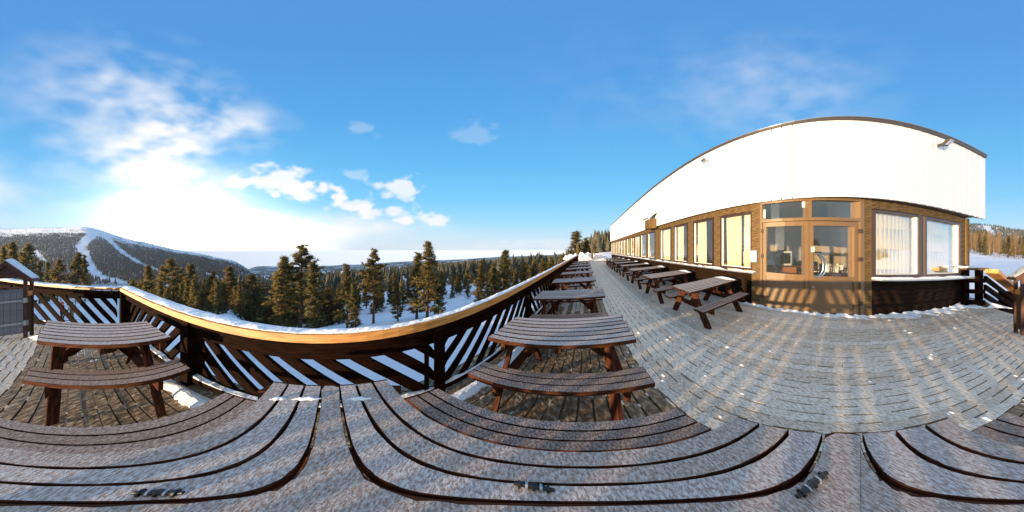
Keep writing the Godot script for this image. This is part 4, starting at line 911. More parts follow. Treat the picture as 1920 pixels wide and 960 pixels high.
func build_deck() -> void:
	var deck := Node3D.new()
	deck.name = "deck"
	add_child(deck)
	deck.set_meta("kind", "structure")
	var plugs := begin()
	var w := 0.11
	for fam in [[BOARDS_VALLEY, BOARD_STATIONS, -1.6, -0.17, 26.5], [BOARDS_HOUSE, BOARD_STATIONS, 0.16, 3.45, 26.5], [BOARDS_END, BOARD_STATIONS_END, 0.16, 2.1, -0.7], [BOARDS_MID, BOARD_STATIONS_MID, -0.17, 0.16, 26.5], [BOARDS_LEFT, BOARD_STATIONS_LEFT, -0.17, 0.16, -0.56]]:
		var n: float = fam[2]
		while n + w <= fam[3] + 0.02:
			var cuts := [fam[4]]
			var q: float = fam[4]
			var last: float = -3.74 if fam[1][-1] < 0.0 else 0.56
			while q > last + 0.02:
				q -= rng.randf_range(3.4, 5.2) if q < 8.0 else rng.randf_range(6.0, 9.0)
				if q < last + 1.1: q = last
				cuts.append(q)
			var n0 := n + 0.008
			var n1 := n + w - 0.008
			for c in cuts.size() - 1:
				var qa: float = cuts[c] - 0.003
				var qb: float = cuts[c + 1] + 0.003
				var drop := rng.randf_range(-0.0025, 0.0)
				var steps := clampi(int((qa - qb) / (0.12 if qa < 4.0 else 0.5)), 3, 44)
				var st := begin()
				solid(st, func(u, v, t):
					var p := on_boards(fam[0], fam[1], lerpf(n0, n1, v), lerpf(qa, qb, u))
					p.y = drop - 0.035 * t
					return p, steps, 1, Vector3(qa - qb, w, 0.03))
				var swept: bool = n > -0.05 and qa > -0.6 or qa > 7.0
				part("deck_board", st, M[("frosted_deck" if n > 0.42 or qa + qb > 13.0 else "bare_deck") + str(rng.randi() % 3)], deck)
			# packed snow closing the gaps here and there
			var g: float = mini(9, int(fam[4]))
			while g > last + 0.04:
				var lg := rng.randf_range(0.08, 0.2) if n > 0.3 else rng.randf_range(0.02, 0.08)
				var ga := g
				var gb := maxf(g - lg, last)
				solid(plugs, func(u, v, t):
					var p := on_boards(fam[0], fam[1], n + w + lerpf(-0.0078, 0.0078, v), lerpf(ga, gb, u))
					p.y = -0.0012 - 0.02 * t
					return p, 1)
				g -= lg + (rng.randf_range(0.14, 0.3) if n > 0.3 else rng.randf_range(0.3, 0.9))
			n += w
	var pl := part("packed_snow", plugs, M.frosted_deck, deck)
	pl.set_meta("kind", "stuff")
	# soil and beams in the dark under the boards
	var under := begin()
	var outline := PackedVector2Array()
	for i in 44:
		var q := lerpf(25.5, -3.72, i / 43.0)
		var p := rail_on(RAIL, q, 0.0, 0.02)
		outline.append(Vector2(p.x, p.z))
	outline.append(Vector2(-14.5, -3.6))
	outline.append(Vector2(-14.5, 3.0))
	outline.append(Vector2(16.5, 3.0))
	outline.append(Vector2(13.9, -4.4))
	for i in 44:
		var q := lerpf(-3.4, 23.0, i / 43.0)
		var p := wall(q, 0.0, 0.12)
		outline.append(Vector2(p.x, p.z))
	var tri := Geometry2D.triangulate_polygon(outline)
	for k in range(0, tri.size(), 3):
		var v := []
		for m in 3: v.append(Vector3(outline[tri[k + m]].x, -0.6, outline[tri[k + m]].y))
		var nrm: Vector3 = (v[2] - v[0]).cross(v[1] - v[0])
		if nrm.y < 0.0: v.reverse()
		for p in v:
			under.set_normal(Vector3.UP)
			under.add_vertex(p)
	structure("deck_foundation", under, M.under_deck)
	# planking behind the viewer, out of the picture
	var rear := Node3D.new()
	rear.name = "rear_deck"
	add_child(rear)
	rear.set_meta("kind", "structure")
	for k in 24:
		var z0 := -0.6 + k * 0.14
		var st := begin()
		box(st, Vector3(-12.0, -0.035, z0), Vector3(13.0, 0.0, z0 + 0.128))
		part("deck_board", st, M.frosted_deck, rear)

# ---------------------------------------------------------------- railings
func rail_bay(root: Node3D, tab: Array, q0: float, q1: float, lean: int, nseg: int, w := 0.135, step := 0.272, thick := 0.022) -> void:
	# q0 < q1; lean +1: slats fall with growing q
	var rise := 0.72
	var run := 0.62
	var a := q0 - run
	while a < q1:
		var st := begin()
		var ok := false
		var seg := 7
		for k in seg:
			var h0 := 0.11 + rise * k / seg
			var h1 := 0.11 + rise * (k + 1) / seg
			var qa := a + run * (h0 - 0.11) / rise
			var qb := a + run * (h1 - 0.11) / rise
			if lean > 0:
				qa = q0 + q1 - qa
				qb = q0 + q1 - qb
			var c := [clampf(qa, q0, q1), clampf(qb, q0, q1), clampf(qa + w, q0, q1), clampf(qb + w, q0, q1)]
			if absf(c[0] - c[2]) < 0.012 and absf(c[1] - c[3]) < 0.012: continue
			ok = true
			solid(st, func(u, v, t): return rail_on(tab, lerpf(lerpf(c[0], c[2], v), lerpf(c[1], c[3], v), u), lerpf(h0, h1, u), -0.035 - thick * t), 1, 1, Vector3(0.13, w, 0.02), Vector2(k * 0.13, 0))
		if ok: part("slat", st, M.dark_stain, root)
		a += step
	var n := nseg
	var len := q1 - q0
	var st1 := begin()
	solid(st1, func(u, v, t): return rail_on(tab, lerpf(q0, q1, u), lerpf(0.06, 0.13, v), 0.012 - 0.06 * t), n, 1, Vector3(len, 0.07, 0.06))
	part("bottom_rail", st1, M.dark_stain, root)
	var st2 := begin()
	solid(st2, func(u, v, t): return rail_on(tab, lerpf(q0, q1, u), lerpf(0.79, 0.945, v), 0.0 - 0.03 * t), n, 1, Vector3(len, 0.15, 0.03))
	part("top_rail", st2, M.dark_stain, root)
	var st3 := begin()
	solid(st3, func(u, v, t): return rail_on(tab, lerpf(q0, q1, u), lerpf(0.915, 0.962, v), 0.02 - 0.1 * t), n, 1, Vector3(len, 0.05, 0.1))
	part("ledge", st3, M.dark_stain, root)
	# snow left on the bottom rail
	var st4 := begin()
	solid(st4, func(u, v, t):
		var q := lerpf(q0, q1, u)
		var h = 0.132 + 0.03 * v * clampf(0.35 + 1.4 * wobble.get_noise_2d(q * 60.0, 3.0), 0.02, 1.0)
		return rail_on(tab, q, h, 0.008 - 0.03 * t), n * 2)
	part("snow", st4, M.snow, root)

func rail_post(root: Node3D, tab: Array, q: float, wide := 0.1) -> void:
	var st := begin()
	solid(st, func(u, v, t): return rail_on(tab, q + wide * (u - 0.5), lerpf(-0.25, 0.975, v), 0.035 - 0.1 * t), 1, 3, Vector3(0.1, 1.1, 0.1))
	part("post", st, M.dark_stain, root)

func handrail(root: Node3D, tab: Array, q0: float, q1: float, n: int) -> void:
	var st := begin()
	solid(st, func(u, v, t): return rail_on(tab, lerpf(q0, q1, u), lerpf(0.982, 1.056, v), 0.035 - 0.035 * t), n, 1, Vector3(q1 - q0, 0.085, 0.045))
	part("fascia", st, M.new_wood, root)
	var st2 := begin()
	solid(st2, func(u, v, t): return rail_on(tab, lerpf(q0, q1, u), lerpf(1.035, 1.06, v), -0.002 - 0.07 * t), n, 1, Vector3(q1 - q0, 0.03, 0.15))
	part("cap_board", st2, M.new_wood, root)
	var st3 := begin()
	solid(st3, func(u, v, t):
		var q := lerpf(q0, q1, u)
		var bump := clampf(0.45 + 1.1 * wobble.get_noise_2d(q * 45.0, 9.0) + 0.5 * wobble.get_noise_2d(q * 260.0, 5.0), 0.02, 1.4)
		var across := sin(PI * clampf(v, 0.02, 0.98))
		var edge := 0.008 * wobble.get_noise_2d(q * 300.0, v * 40.0)
		return rail_on(tab, q, 1.0605 + (1.0 - t) * (0.006 + 0.02 * pow(across, 0.5) * bump) , 0.018 + edge - 0.085 * v), n * 3, 5)
	part("snow", st3, M.snow, root)

func build_railings() -> void:
	var root := thing("deck_railing", "long dark railing of slanted slats with snowy yellow handrail along the valley", "railing", "", rail_on(RAIL, 0.0, 0.0, 0.0))
	var posts := [-3.66, -1.4, 0.86, 3.1, 5.35, 7.6, 9.85, 12.1, 14.35, 16.6, 18.85, 21.1, 23.4]
	for i in posts.size() - 1:
		rail_bay(root, RAIL, posts[i] + 0.05, posts[i + 1] - 0.05, -1 if i % 2 == 0 else 1, 20 if i < 3 else 6)
	for q in posts: rail_post(root, RAIL, q, 0.12)
	for q in [-1.545, 0.72]:
		var st := begin()
		solid(st, func(u, v, t): return rail_on(RAIL, q + 0.05 * (u - 0.5), lerpf(0.0, 0.8, v), 0.0 - 0.05 * t), 1, 3, Vector3(0.05, 0.8, 0.05))
		part("batten", st, M.dark_stain, root)
	handrail(root, RAIL, -3.72, 23.4, 220)
	var e := thing("deck_railing", "short slatted railing closing the terrace beside the roofed litter bin", "railing", "", rail_on(END_RAIL, -0.2, 0.0, 0.0))
	rail_bay(e, END_RAIL, -1.2, 1.0, -1, 16, 0.13, 0.29, 0.008)
	handrail(e, END_RAIL, -1.24, 1.5, 24)
	rail_post(e, END_RAIL, 1.05)
	rail_bay(e, END_RAIL, 1.1, 2.0, -1, 8)
	# added unseen railing, placed so its shade falls on deck and house foot
	var back := []
	for k in 8:
		back.append([-10.0 + k * 3.2, -11.0 + k * 3.2, 1.5, 0.12, 1.4, 1.5, 1.6])
	var b := thing("deck_railing", "added unseen slatted railing behind the viewer to shade deck and house", "railing", "", Vector3(0, 0, 1.5))
	var x := -4.9
	var k2 := 0
	while x < 2.0:
		rail_bay(b, back, x + 0.05, x + 2.2, -1 if k2 % 2 == 0 else 1, 4, 0.11, 0.28)
		rail_post(b, back, x)
		x += 2.25
		k2 += 1
	handrail(b, back, -5.0, 4.0, 20)
	# stairs going down from the far corner of the deck
	var s := thing("stair_railing", "sloping stair railing with yellow handrail beside the house corner", "railing", "", Vector3(13.0, 0, -4.7))
	var p0 := Vector3(12.78, 0, -4.6)
	var p1 := Vector3(13.12, 0, -4.58)
	var p2 := Vector3(19.4, -1.55, -6.15)
	for p in [p0, p1]:
		var st := begin()
		obox(st, p + Vector3(0, 0.4, 0), Vector3(0.13, 0, 0), Vector3(0, 1.3, 0), Vector3(0, 0, 0.04))
		part("post", st, M.dark_stain, s)
	var mid := p1.lerp(p2, 0.52)
	for p in [mid, p2]:
		var st := begin()
		obox(st, p + Vector3(0, 0.3, 0), Vector3(0.16, 0, 0.04), Vector3(0, 1.5, 0), Vector3(0, 0, 0.1))
		part("post", st, M.dark_stain, s)
	var sc := begin()
	obox(sc, (p0 + p1) * 0.5 + Vector3(0.08, 1.07, 0), Vector3(0.62, 0, 0), Vector3(0, 0.06, 0), Vector3(0, 0, 0.07))
	part("cap_board", sc, M.weathered_wood, s)
	var sn := begin()
	obox(sn, p0 + Vector3(0.03, 1.125, 0), Vector3(0.3, 0, 0), Vector3(0, 0.05, 0), Vector3(0, 0, 0.06))
	part("snow", sn, M.snow, s)
	var hr := begin()
	bar(hr, p1 + Vector3(0.12, 1.02, 0.08), p2 + Vector3(0.2, 1.0, 0.08), Vector3(0, 0.11, 0), 0.12)
	part("handrail", hr, M.new_wood, s)
	for k in 4:
		var bt := begin()
		var y := 0.82 - k * 0.24
		bar(bt, p1 + Vector3(0, y, 0.06), p2 + Vector3(0, y - 0.02, 0.06), Vector3(0, 0.13, 0), 0.03)
		part("slat", bt, M.dark_stain if k < 3 else M.weathered_wood, s)
	for k in 3:
		var bt := begin()
		bar(bt, p0 + Vector3(0, 0.75 - k * 0.3, 0.05), p1 + Vector3(0, 0.75 - k * 0.3, 0.05), Vector3(0, 0.12, 0), 0.03)
		part("slat", bt, M.dark_stain, s)
	for k in 7:
		var tr := begin()
		var t := (k + 0.5) / 7.0
		var c := p1.lerp(p2, t) + Vector3(0, -0.22, 1.0)
		obox(tr, c, Vector3(0.85, 0, 0.2), Vector3(0, 0.05, 0), Vector3(-0.2, 0, 1.6))
		part("stair_tread", tr, M.weathered_wood, s)

# ---------------------------------------------------------------- house
func wall_block(st: SurfaceTool, q0: float, q1: float, l0: float, l1: float, o0: float, o1: float, step := 0.25) -> void:
	var n := maxi(1, int(ceil(absf(q1 - q0) / step)))
	solid(st, func(u, v, t): return wall(lerpf(q0, q1, u), lerpf(l0, l1, v), lerpf(o0, o1, t)), n, 1, Vector3(absf(q1 - q0), absf(l1 - l0), absf(o1 - o0)))

func piece(called: String, parent: Node, m: Material, q0: float, q1: float, l0: float, l1: float, o0: float, o1: float) -> MeshInstance3D:
	var st := begin()
	wall_block(st, q0, q1, l0, l1, o0, o1)
	return part(called, st, m, parent)

func window_at(house: Node3D, q0: float, q1: float, l0: float, l1: float) -> void:
	var st := begin()
	var f := 0.055
	wall_block(st, q0, q1, l1 - f, l1, -0.05, 0.03)
	wall_block(st, q0, q1, l0, l0 + f, -0.05, 0.03)
	wall_block(st, q0, q0 + f, l0 + f, l1 - f, -0.05, 0.03)
	wall_block(st, q1 - f, q1, l0 + f, l1 - f, -0.05, 0.03)
	var win := part("window", st, M.brown_frame, house)
	var bead := begin()
	wall_block(bead, q0 + f, q1 - f, l0 + f, l0 + f + 0.022, -0.02, 0.018)
	wall_block(bead, q0 + f, q0 + f + 0.016, l0 + f + 0.022, l1 - f, -0.02, 0.018)
	wall_block(bead, q1 - f - 0.016, q1 - f, l0 + f + 0.022, l1 - f, -0.02, 0.018)
	part("bead", bead, M.white_bead, win)
	var g := begin()
	wall_block(g, q0 + f, q1 - f, l0 + f, l1 - f, -0.012, -0.004)
	part("pane", g, M.glass, win)

func curtain(q0: float, q1: float, label: String) -> void:
	var st := begin()
	var n := maxi(6, int((q1 - q0) / 0.018))
	solid(st, func(u, v, t):
		var q := lerpf(q0, q1, u)
		var gather = 1.0 - 0.1 * (1.0 - v)
		q = q0 + (q - q0) * gather
		return wall(q, lerpf(0.62, 2.5, v), -0.075 + 0.016 * sin(q * 62.0 + 1.2 * sin(v * 2.0 + q * 5.0)) - 0.003 * t), n, 4)
	tag(single("curtain", st, M.curtain), label, "curtain", "cream curtains in the restaurant windows")

func build_house() -> void:
	var house := thing("restaurant_building", "long restaurant building with white boarded upper front over a band of windows", "building", "", wall(0.7, 0, 0) + Vector3(0, 0, -0.1))
	var q := -3.62
	while q < 22.5:
		var st := begin()
		var q1 := minf(q + 0.194, 22.6)
		var o := 0.15
		solid(st, func(u, v, t): return wall(lerpf(q, q1, u), lerpf(2.6, 4.75, v), o - 0.03 * t), 1, 3, Vector3(0.2, 2.2, 0.03))
		part("white_board", st, M.white_paint, house)
		q += 0.217
	piece("backing", house, M.white_paint, -3.6, 22.6, 2.64, 4.73, 0.06, 0.09)
	var roof := piece("roof_edge", house, M.roof_edge, -3.58, 22.7, 4.74, 4.82, 0.0, 0.175)
	piece("flashing", roof, M.zinc, -3.585, 22.71, 4.82, 4.835, 0.0, 0.185)
	# roof sheet, end walls and rear wall from the built corners
	var back := [Vector3(17.3, 0, -27.2), Vector3(27, 0, -27), Vector3(27, 0, -11.5), Vector3(13.75, 0, -5.05)]
	var rs := begin()
	var inner := Vector3(18, 4.9, -14)
	var rim := []
	for i in 40: rim.append(wall(lerpf(-3.6, 22.6, i / 39.0), 4.79, 0.02))
	rim.append(Vector3(27, 5.3, -27))
	rim.append(Vector3(27, 5.0, -11.5))
	for i in rim.size():
		quad(rs, rim[i], rim[(i + 1) % rim.size()], inner, inner, inner - Vector3(0, 5, 0))
	part("roof", rs, M.roof_edge, house)
	for w in [[0, 1], [1, 2], [2, 3]]:
		var ws := begin()
		var a: Vector3 = back[w[0]]
		var b: Vector3 = back[w[1]]
		bar(ws, a + Vector3(0, 2.2, 0), b + Vector3(0, 2.2, 0), Vector3(0, 4.9, 0), 0.2)
		part("wall", ws, M.dark_cladding, house)
	# floor and ceiling of the dining room
	for lv in [[0.06, M.parquet, "floor"], [2.86, M.cream_wall, "ceiling"]]:
		var fs := begin()
		var c2 := Vector3(18, lv[0], -14)
		var ring := []
		for i in 40: 
			var p := wall(lerpf(-3.35, 22.3, i / 39.0), 0.0, -0.06)
			ring.append(Vector3(p.x, lv[0], p.z))
		ring.append(Vector3(26.8, lv[0], -26.8))
		ring.append(Vector3(26.8, lv[0], -11.6))
		for i in ring.size():
			var a: Vector3 = ring[i]
			var b: Vector3 = ring[(i + 1) % ring.size()]
			quad(fs, a, b, c2, c2, c2 + Vector3(0, 5.0 if lv[0] > 1.0 else -5.0, 0), Vector2(a.x, a.z), Vector2(b.x, b.z), Vector2(c2.x, c2.z), Vector2(c2.x, c2.z))
		part(lv[2], fs, lv[1], house)
	var part_wall := begin()
	box(part_wall, Vector3(13.5, 0.06, -11.6), Vector3(26.5, 2.86, -11.4))
	part("partition", part_wall, M.cream_wall, house)
	var part_wall2 := begin()
	box(part_wall2, Vector3(18.4, 0.06, -26), Vector3(18.6, 2.86, -11.6))
	part("partition", part_wall2, M.cream_wall, house)
	# lower front: cladding boards under the windows
	for run in [[-3.4, -0.5, true], [1.95, 22.5, false]]:
		for k in 7:
			var l0 := 0.0 + k * 0.12
			var o := 0.0 + 0.004 * (k % 2)
			piece("cladding_board", house, M.dark_cladding, run[0], run[1], l0 - (0.2 if k == 0 else 0.0), l0 + 0.115, -0.03, o)
		piece("backing", house, M.dark_cladding, run[0], run[1], -0.2, 0.85, -0.09, -0.035)
	for k in 12:
		piece("cladding_board", house, M.weathered_wood, -3.4, -3.14, 0.86 + k * 0.148, 1.0 + k * 0.148, -0.03, 0.006)
	piece("backing", house, M.weathered_wood, -3.38, -3.14, 0.85, 2.62, -0.09, -0.035)
	piece("corner_board", house, M.weathered_wood, -3.46, -3.38, -0.2, 2.6, -0.1, 0.03)
	# beam over the windows
	piece("beam", house, M.weathered_wood, -3.14, -0.5, 2.42, 2.62, -0.08, 0.02)
	piece("beam", house, M.weathered_wood, 1.95, 22.5, 2.42, 2.62, -0.08, 0.02)
	piece("eaves_strip", house, M.roof_edge, -3.4, 22.5, 2.62, 2.64, -0.1, 0.14)
	# windows
	var wins := [[-3.12, -1.95], [-1.83, -0.68], [2.12, 3.22], [3.5, 4.52], [4.86, 5.84], [6.1, 7.16]]
	var a0 := 7.8
	while a0 < 21.6:
		wins.append([a0, a0 + 1.0])
		a0 += 1.24
	var named := ["right-hand window near the house corner", "wide window right of the doors"]
	for i in range(2, wins.size()): named.append("%s window left of the doors" % ORD[i - 2])
	for i in wins.size():
		var a: float = wins[i][0]
		var b: float = wins[i][1]
		window_at(house, a, b, 0.92, 2.4)
		var edge: float = wins[i - 1][1] if i > 2 else 1.95
		if i >= 2:
			piece("post", house, M.weathered_wood, edge + 0.003, a - 0.003, 0.86, 2.417, -0.07, 0.014)
		var wq := b - a
		if i == 0:
			curtain(a + 0.06, b - 0.05, "cream curtain filling the " + named[i])
		elif i == 1:
			curtain(a + 0.06, b - 0.05, "cream curtain over most of the " + named[i])
		elif i in [3, 4]:
			curtain(b - wq * 0.5, b - 0.06, "cream curtain gathered at one side of the " + named[i])
		elif i == 2:
			curtain(a + 0.1, a + 0.36, "narrow cream curtain at the right of the " + named[i])
			curtain(a + 0.46, b - 0.12, "broad cream curtain in the middle of the " + named[i])
		elif i != 6 and i != 7:
			curtain(a + 0.08, b - 0.08, "pale curtain drawn across the " + named[i])
	piece("post", house, M.brown_frame, -1.948, -1.832, 0.86, 2.418, -0.06, 0.012)
	piece("post", house, M.brown_frame, -0.677, -0.6, 0.86, 2.418, -0.06, 0.012)
	piece("post", house, M.weathered_wood, -0.598, -0.44, -0.1, 2.615, -0.08, 0.05)
	piece("post", house, M.weathered_wood, 1.9, 2.118, -0.1, 2.615, -0.08, 0.05)
	# sills with snow
	for run in [[-3.16, -0.6], [2.0, 22.4]]:
		piece("sill", house, M.sill_metal, run[0], run[1], 0.85, 0.885, 0.03, 0.16)
		var st := begin()
		var a: float = run[0]
		var b: float = run[1]
		solid(st, func(u, v, t):
			var qq := lerpf(a, b, u)
			var keep := clampf(0.45 + 1.6 * wobble.get_noise_2d(qq * 42.0, 70.0), 0.0, 1.0) if qq > 1.0 else clampf(0.8 + 1.2 * wobble.get_noise_2d(qq * 55.0, 20.0), 0.2, 1.0)
			return wall(qq, 0.886 + t * 0.05 * keep * sin(PI * clampf(v, 0.05, 0.95)), 0.035 + 0.13 * v), int((b - a) * 12), 3)
		part("snow", st, M.snow, house)
	# double door
	piece("threshold", house, M.roof_edge, -0.44, 1.9, -0.1, 0.03, -0.1, 0.04)
	var fr := begin()
	wall_block(fr, -0.435, -0.36, 0.03, 2.61, -0.07, 0.05)
	wall_block(fr, 1.825, 1.895, 0.03, 2.61, -0.07, 0.05)
	wall_block(fr, -0.36, 1.825, 2.55, 2.61, -0.07, 0.05)
	wall_block(fr, -0.36, 1.825, 2.1, 2.17, -0.07, 0.05)
	wall_block(fr, 0.68, 0.76, 2.17, 2.55, -0.07, 0.05)
	var dframe := part("door_frame", fr, M.door_frame, house)
	for t in [[-0.36, 0.68], [0.76, 1.825]]:
		var g := begin()
		wall_block(g, t[0], t[1], 2.17, 2.55, -0.012, -0.004)
		part("transom_pane", g, M.glass, dframe)
	for t in [[0.62, 0.675, 2.4, 2.54], [0.765, 0.83, 2.41, 2.54], [1.77, 1.82, 2.2, 2.42]]:
		var g := begin()
		wall_block(g, t[0], t[1], t[2], t[3], -0.022, -0.016)
		part("paper_note", g, M.paper, dframe)
	for leaf in [[-0.352, 0.712, 1], [0.724, 1.818, -1]]:
		var a: float = leaf[0]
		var b: float = leaf[1]
		var fs := begin()
		wall_block(fs, a, a + 0.09, 0.04, 2.09, -0.05, 0.03)
		wall_block(fs, b - 0.09, b, 0.04, 2.09, -0.05, 0.03)
		wall_block(fs, a + 0.09, b - 0.09, 1.99, 2.09, -0.05, 0.03)
		wall_block(fs, a + 0.09, b - 0.09, 0.84, 0.91, -0.05, 0.03)
		wall_block(fs, a + 0.09, b - 0.09, 0.04, 0.12, -0.05, 0.03)
		var door := part("door", fs, M.door_frame, house)
		var g := begin()
		wall_block(g, a + 0.09, b - 0.09, 0.91, 1.99, -0.012, -0.004)
		part("pane", g, M.glass, door)
		var pn := begin()
		wall_block(pn, a + 0.09, b - 0.09, 0.12, 0.84, -0.03, 0.012)
		part("panel", pn, M.door_frame, door)
		var hinges := begin()
		var hq: float = a - 0.012 if leaf[2] > 0 else b + 0.012
		for lv in [0.25, 1.25, 1.85]: wall_block(hinges, hq - 0.03, hq + 0.03, lv, lv + 0.09, 0.03, 0.062)
		part("hinge", hinges, M.brown_frame, door)
		if leaf[2] > 0:
			for k in 2:
				var hs := begin()
				var path := []
				var rad := []
				for i in 19:
					var an := PI * i / 18.0
					path.append(wall(b - 0.06 - 0.17 * sin(an) * (1.0 + 0.12 * k), 1.13 - 0.25 * cos(an), 0.075 + 0.035 * k + 0.01 * sin(an)))
					rad.append(0.014)
				tube(hs, path, rad, 8)
				part("handle", hs, M.steel, door)
			var lk := begin()
			for lv in [0.62, 1.02, 1.13]: wall_block(lk, b - 0.09, b - 0.05, lv, lv + 0.045, 0.03, 0.042)
			part("lock", lk, M.steel, door)
			var sg := begin()
			wall_block(sg, b - 0.105, b - 0.035, 1.42, 1.53, 0.031, 0.034)
			part("notice", sg, M.paper, door)
			var pic := begin()
			wall_block(pic, b - 0.08, b - 0.06, 1.445, 1.5, 0.0345, 0.0355)
			part("pictogram", pic, M.black_plastic, door)
	# things fixed to the front
	for l in [[-1.92, 4.45, M.black_plastic, "dark floodlight high on the white boards at the right"], [3.58, 4.5, M.white_plastic, "small white floodlight high on the white boards above the windows"]]:
		var base := wall(l[0], l[1], 0.17)
		var lamp := thing("wall_lamp", l[3], "lamp", "", base)
		var f := along(FACADE, l[0])
		var tx: Vector3 = f[1]
		var nz := Vector3(tx.z, 0, -tx.x)
		var s1 := begin()
		obox(s1, base + nz * 0.02, tx * 0.06, Vector3(0, 0.06, 0), nz * 0.05)
		part("bracket", s1, l[2], lamp)
		var s2 := begin()
		var tilt := (nz + Vector3(0, -0.5, 0)).normalized()
		obox(s2, base + nz * 0.075 + Vector3(0, 0.02, 0), tx * 0.2, tx.cross(tilt).normalized() * 0.14, tilt * 0.05)
		part("housing", s2, l[2], lamp)
		var s3 := begin()
		obox(s3, base + nz * 0.075 + Vector3(0, 0.02, 0) + tilt * 0.028, tx * 0.17, tx.cross(tilt).normalized() * 0.11, tilt * 0.004)
		part("lens", s3, M.zinc, lamp)
	var hood := thing("vent_hood", "brown hooded vent box under the white boards above the sixth window", "vent", "", wall(7.55, 2.6, 0.17))
	var h1 := begin()
	wall_block(h1, 7.25, 7.85, 2.5, 3.0, 0.16, 0.5)
	part("box", h1, M.weathered_wood, hood)
	var h2 := begin()
	solid(h2, func(u, v, t): return wall(lerpf(7.15, 7.95, u), 3.32 - 0.3 * v - 0.02 * t, 0.16 + 0.55 * v), 1)
	part("cover", h2, M.weathered_wood, hood)
	var h3 := begin()
	solid(h3, func(u, v, t): return wall(lerpf(7.15, 7.95, u), 3.321 - 0.3 * v + 0.05 * t, 0.17 + 0.4 * v), 1)
	part("snow", h3, M.snow, hood)
	var nb := thing("notice_box", "small grey metal box with printed sheet on the post beside the doors", "box", "", wall(2.0, 1.15, 0.06))
	var n1 := begin()
	wall_block(n1, 1.93, 2.1, 1.13, 1.43, 0.051, 0.13)
	part("case", n1, M.sill_metal, nb)
	var n2 := begin()
	wall_block(n2, 1.945, 2.085, 1.16, 1.4, 0.1305, 0.133)
	part("sheet", n2, M.paper, nb)
	for k in 4:
		var n3 := begin()
		wall_block(n3, 1.965, 2.06 - 0.02 * (k % 2), 1.2 + k * 0.045, 1.215 + k * 0.045, 0.1335, 0.1345)
		part("print_line", n3, M.black_plastic, nb)
	build_dining_room()

func chair(at: Vector3, turn: float, label: String) -> void:
	var c := thing("dining_chair", label, "chair", "white chairs in the dining room", at)
	var b := Basis(Vector3.UP, turn)
	var m: Material = M.white_plastic
	var s := begin()
	obox(s, at + Vector3(0, 0.45, 0), b.x * 0.42, Vector3(0, 0.03, 0), b.z * 0.42)
	part("seat", s, m, c)
	for x in [-0.18, 0.18]:
		for z in [-0.18, 0.18]:
			var l := begin()
			var top := 0.95 if z > 0 else 0.44
			bar(l, at + b.x * x + b.z * z, at + b.x * x + b.z * (z + (0.06 if z > 0 else 0.0)) + Vector3(0, top, 0), b.x * 0.035, 0.035)
			part("leg", l, m, c)
	for k in 4:
		var v := begin()
		bar(v, at + b.x * (-0.12 + 0.08 * k) + b.z * 0.21 + Vector3(0, 0.47, 0), at + b.x * (-0.12 + 0.08 * k) + b.z * 0.24 + Vector3(0, 0.92, 0), b.x * 0.03, 0.015)
		part("spindle", v, m, c)
	var r := begin()
	obox(r, at + b.z * 0.24 + Vector3(0, 0.93, 0), b.x * 0.42, Vector3(0, 0.07, 0), b.z * 0.025)
	part("back_rail", r, m, c)

